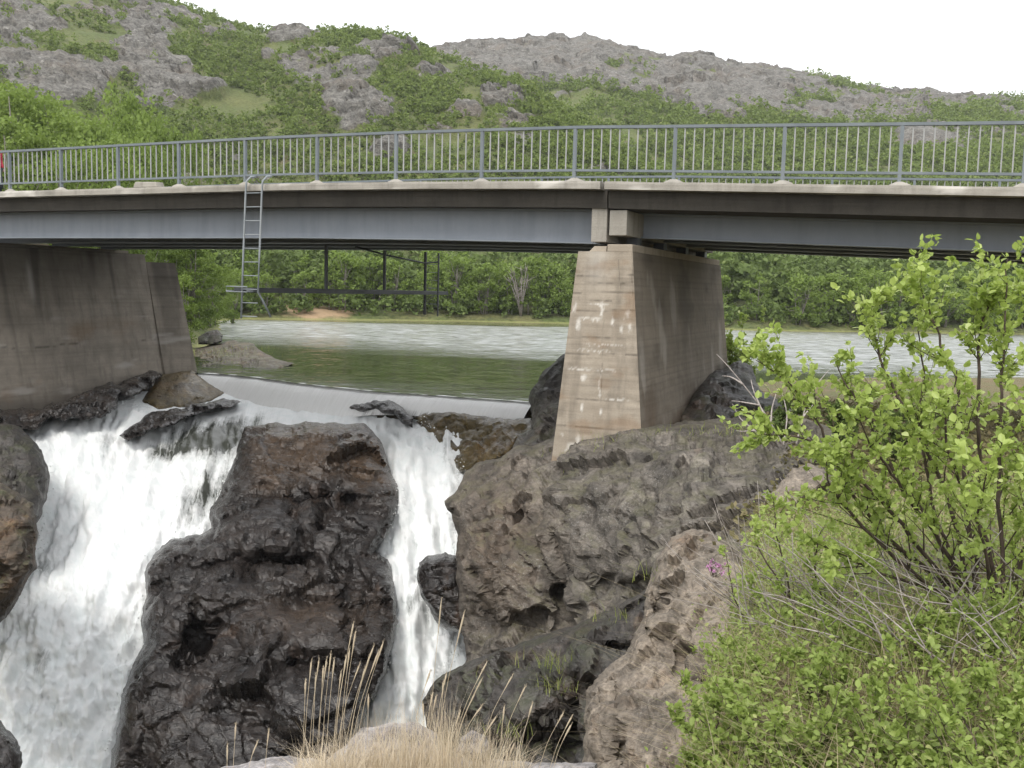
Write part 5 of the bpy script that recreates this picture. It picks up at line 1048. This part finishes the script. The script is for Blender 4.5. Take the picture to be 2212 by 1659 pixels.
# pink flower clumps on the rock ridge
for i_, (u, v, Y, lb) in enumerate([(1547, 1226, 8.75, 'pink flower clump on top of the brown rock ridge, the largest one'), (1577, 1357, 7.9, 'small pink flower lower down the slope below the larger clump')]):
    g = P(u, v, Y); root = empty('flower_clump', g); tag(root, lb, 'flowers'); rr_ = np.random.default_rng(i_+70); n = 26 if i_ == 0 else 7
    c = rr_.normal(size=(n, 3))*np.array([.055, .04, .03])*(1 if i_ == 0 else .4); bb = np.repeat(c, 6, 0); V, f = leaves(bb, rr_.normal(size=(len(bb), 3))+np.array([0, -.5, .4]), np.full(len(bb), .022), rr_)
    mesh('blossom', V, f, MAT['pink'], root, attrs={'rnd': np.zeros(len(V))}); mb = MB()
    for q in c: mb.tube([q, q*np.array([.4, .4, 0])+np.array([0, .03, -.1])], .0015, 4)
    mb.build('stalk', MAT['twig_bark'], root)

# dry grass tuft on the ledge in front of the camera
r = np.random.default_rng(90)
zx = lambda x: (560+.425*x)*.864; zy = lambda y: (1500+.425*y)*.864
bs = []
for k in range(5200):
    u = 640+500*r.random()**1.25 if r.random() < .75 else 680+300*r.random(); v = 1665+70*r.random(); bs.append(P(u, v, 3.55+.45*r.random()))
bs = np.array(bs); hh = (.06+.26*r.random(len(bs))**1.3)*(.75+.6*gnoise(bs*np.array([7, 7, 0])+3, 17))*(.5+.85*np.exp(-((bs[:, 0]+.30)/.45)**2))
V, f, k = blades(bs, hh, .03+.09*r.random(len(bs)), .0007+.0009*r.random(len(bs)), r)
o = mesh('dry_grass', V, f, MAT['straw'], attrs={'rnd': np.repeat(r.random(len(bs)), k)}); tag(o, 'dense tuft of dry straw coloured grass at the bottom centre', 'grass', kind='stuff')
ST = [(515, 355, 470, 830), (560, 345, 500, 830), (605, 345, 545, 830), (630, 310, 575, 830), (765, 125, 640, 830), (775, 180, 690, 800), (885, 260, 700, 850), (940, 240, 770, 830), (800, 375, 670, 760), (1310, 430, 1240, 760), (1280, -10, 1200, 900), (1415, 70, 1240, 900), (1550, 360, 1330, 850), (1520, 460, 1340, 860), (1700, 440, 1500, 840), (1775, 505, 1610, 890), (1815, 610, 1730, 920), (1650, 620, 1625, 860), (1520, 620, 1390, 800), (2000, 660, 1840, 970), (2050, 680, 1900, 990), (2045, 730, 1920, 990), (1390, 660, 1330, 820), (1600, 690, 1490, 860), (1710, 840, 1650, 985), (70, 730, 52, 965), (20, 850, 15, 990), (200, 830, 135, 975), (265, 760, 240, 950), (1215, 415, 1100, 800), (1230, 540, 1180, 800), (860, 320, 720, 860), (910, 300, 740, 840), (650, 345, 600, 830), (540, 440, 520, 830), (720, 330, 650, 830), (850, 560, 840, 870), (1170, 600, 1180, 880), (1250, 560, 1200, 800), (690, 420, 640, 850), (585, 390, 555, 840), (740, 280, 680, 820), (830, 400, 730, 840), (480, 470, 465, 840), (1290, 480, 1270, 800), (1480, 540, 1350, 850)]
mb = MB()
for k, (a, b_, c_, d_) in enumerate(ST):
    Y = 3.62+.28*r.random(); base = P(zx(c_), zy(d_)+25, Y); tip = P(zx(a), zy(b_), Y+.04); mid = (base+tip)/2+np.array([(base[0]-tip[0])*.10, 0, .01])
    c = spline([base, mid, tip], 12); L_ = np.linalg.norm(tip-base); hd = max(.07, .22*L_)/L_
    t = np.linspace(0, 1, 12); rad = np.where(t < 1-hd, .0010, .0010+.0030*np.sin(np.clip((t-(1-hd))/hd, 0, 1)*math.pi)**.7*(.7+.5*r.random())); rad[-1] = .0004
    mb.tube(c, list(rad), 5)
    for j in range(26):
        tt_ = 1-hd*r.random()*.95; q = c[min(int(tt_*11), 10)]; q = q+(c[min(int(tt_*11)+1, 11)]-q)*(tt_*11 % 1); dv = (tip-base)/L_; e = q+dv*.010+r.normal(size=3)*.0028; mb.tube([q, e], [.0011, .0003], 3)
o = mesh('grass_stalks', np.array(mb.v), mb.f, MAT['straw'], attrs={'rnd': np.random.default_rng(4).random(len(mb.v))*.3+.45}); tag(o, 'tall dry grass stalks with seed heads rising from the straw tuft', 'grass', kind='stuff')
# little green tufts growing on the slab and cliff
tp = []
for (u, v, Y, n, s_) in [(1215, 1440, 10.7, 60, .2), (1210, 1490, 10.5, 40, .15), (1240, 1020, 18.2, 50, .3), (1560, 935, 17.2, 40, .3), (1290, 985, 18.3, 70, .5), (1380, 955, 18.0, 60, .5), (1620, 925, 17.5, 50, .4), (1090, 1590, 10., 40, .15), (1440, 1250, 10, 60, .25), (1470, 945, 18.2, 60, .6), (1330, 970, 18.2, 50, .4), (470, 765, 40.5, 160, 1.2), (450, 785, 38, 120, .9), (520, 755, 42, 100, 1.2), (1470, 940, 19, 80, .8), (1130, 1480, 11.5, 30, .3), (1350, 1340, 11.2, 40, .3)]:
    p0 = P(u, v, Y); tp.append(p0+r.normal(size=(n, 3))*np.array([s_, s_*.5, .03]))
tp = np.concatenate(tp); V, f, k = blades(tp, .08+.14*r.random(len(tp)), .05+.1*r.random(len(tp)), .003+.003*r.random(len(tp)), r)
o = mesh('rock_grass', V, f, MAT['green_blade'], attrs={'rnd': np.repeat(r.random(len(tp)), k)}); tag(o, 'small green grass tufts growing on the rock slab and cliff', 'grass', kind='stuff')

# ------------------------------------------------------------------ light
w = bpy.data.worlds.new('World'); sc.world = w; w.use_nodes = True; nt = w.node_tree; bg = nt.nodes['Background']
EL, AZ = math.radians(52), math.radians(205)      # azimuth clockwise from +Y
sky = nt.nodes.new('ShaderNodeTexSky'); sky.sky_type = 'NISHITA'; sky.sun_disc = False; sky.sun_elevation = EL; sky.sun_rotation = AZ; sky.air_density = 1.; sky.dust_density = 4.
tc = nt.nodes.new('ShaderNodeTexCoord'); nz = nt.nodes.new('ShaderNodeTexNoise'); nz.inputs['Scale'].default_value = 2.2; nz.inputs['Detail'].default_value = 5; nt.links.new(tc.outputs['Generated'], nz.inputs['Vector'])
rp = nt.nodes.new('ShaderNodeValToRGB'); rp.color_ramp.elements[0].position = .3; rp.color_ramp.elements[0].color = (10.2, 10.4, 10.7, 1); rp.color_ramp.elements[1].position = .7; rp.color_ramp.elements[1].color = (12., 12., 12., 1); nt.links.new(nz.outputs['Fac'], rp.inputs[0])
mx = nt.nodes.new('ShaderNodeMix'); mx.data_type = 'RGBA'; mx.inputs['Factor'].default_value = .85; nt.links.new(sky.outputs[0], mx.inputs[6]); nt.links.new(rp.outputs[0], mx.inputs[7])
nt.links.new(mx.outputs[2], bg.inputs['Color']); bg.inputs['Strength'].default_value = .1
sd = bpy.data.lights.new('sun', 'SUN'); sd.energy = 1.2; sd.angle = math.radians(18); sd.color = (1, .96, .9); so = bpy.data.objects.new('sun', sd); COL.objects.link(so)
dirv = Vector((math.sin(AZ)*math.cos(EL), math.cos(AZ)*math.cos(EL), math.sin(EL)))
so.rotation_euler = dirv.to_track_quat('Z', 'Y').to_euler(); so.location = dirv*60
sc.view_settings.view_transform = 'Standard'; sc.view_settings.look = 'None'; sc.view_settings.exposure = .70; sc.view_settings.gamma = 1
hz = mesh('haze', [(-700, -20, -10.2), (700, -20, -10.2), (700, 700, -10.2), (-700, 700, -10.2), (-700, -20, 150), (700, -20, 150), (700, 700, 150), (-700, 700, 150)], [(3, 2, 1, 0), (4, 5, 6, 7), (0, 1, 5, 4), (1, 2, 6, 5), (2, 3, 7, 6), (3, 0, 4, 7)]); tag(hz, 'thin pale summer haze over the valley', 'haze', kind='stuff')
m = NM('haze_air'); v = m.n('ShaderNodeVolumePrincipled'); v.inputs['Color'].default_value = (.92, .94, .96, 1); v.inputs['Density'].default_value = .0003; v.inputs['Anisotropy'].default_value = .2; m.t.links.new(v.outputs[0], m.out.inputs['Volume']); hz.data.materials.append(m.m)
sc.render.engine = 'CYCLES'; sc.cycles.use_denoising = True; sc.cycles.max_bounces = 6; sc.cycles.transparent_max_bounces = 12; sc.cycles.caustics_reflective = False; sc.cycles.caustics_refractive = False
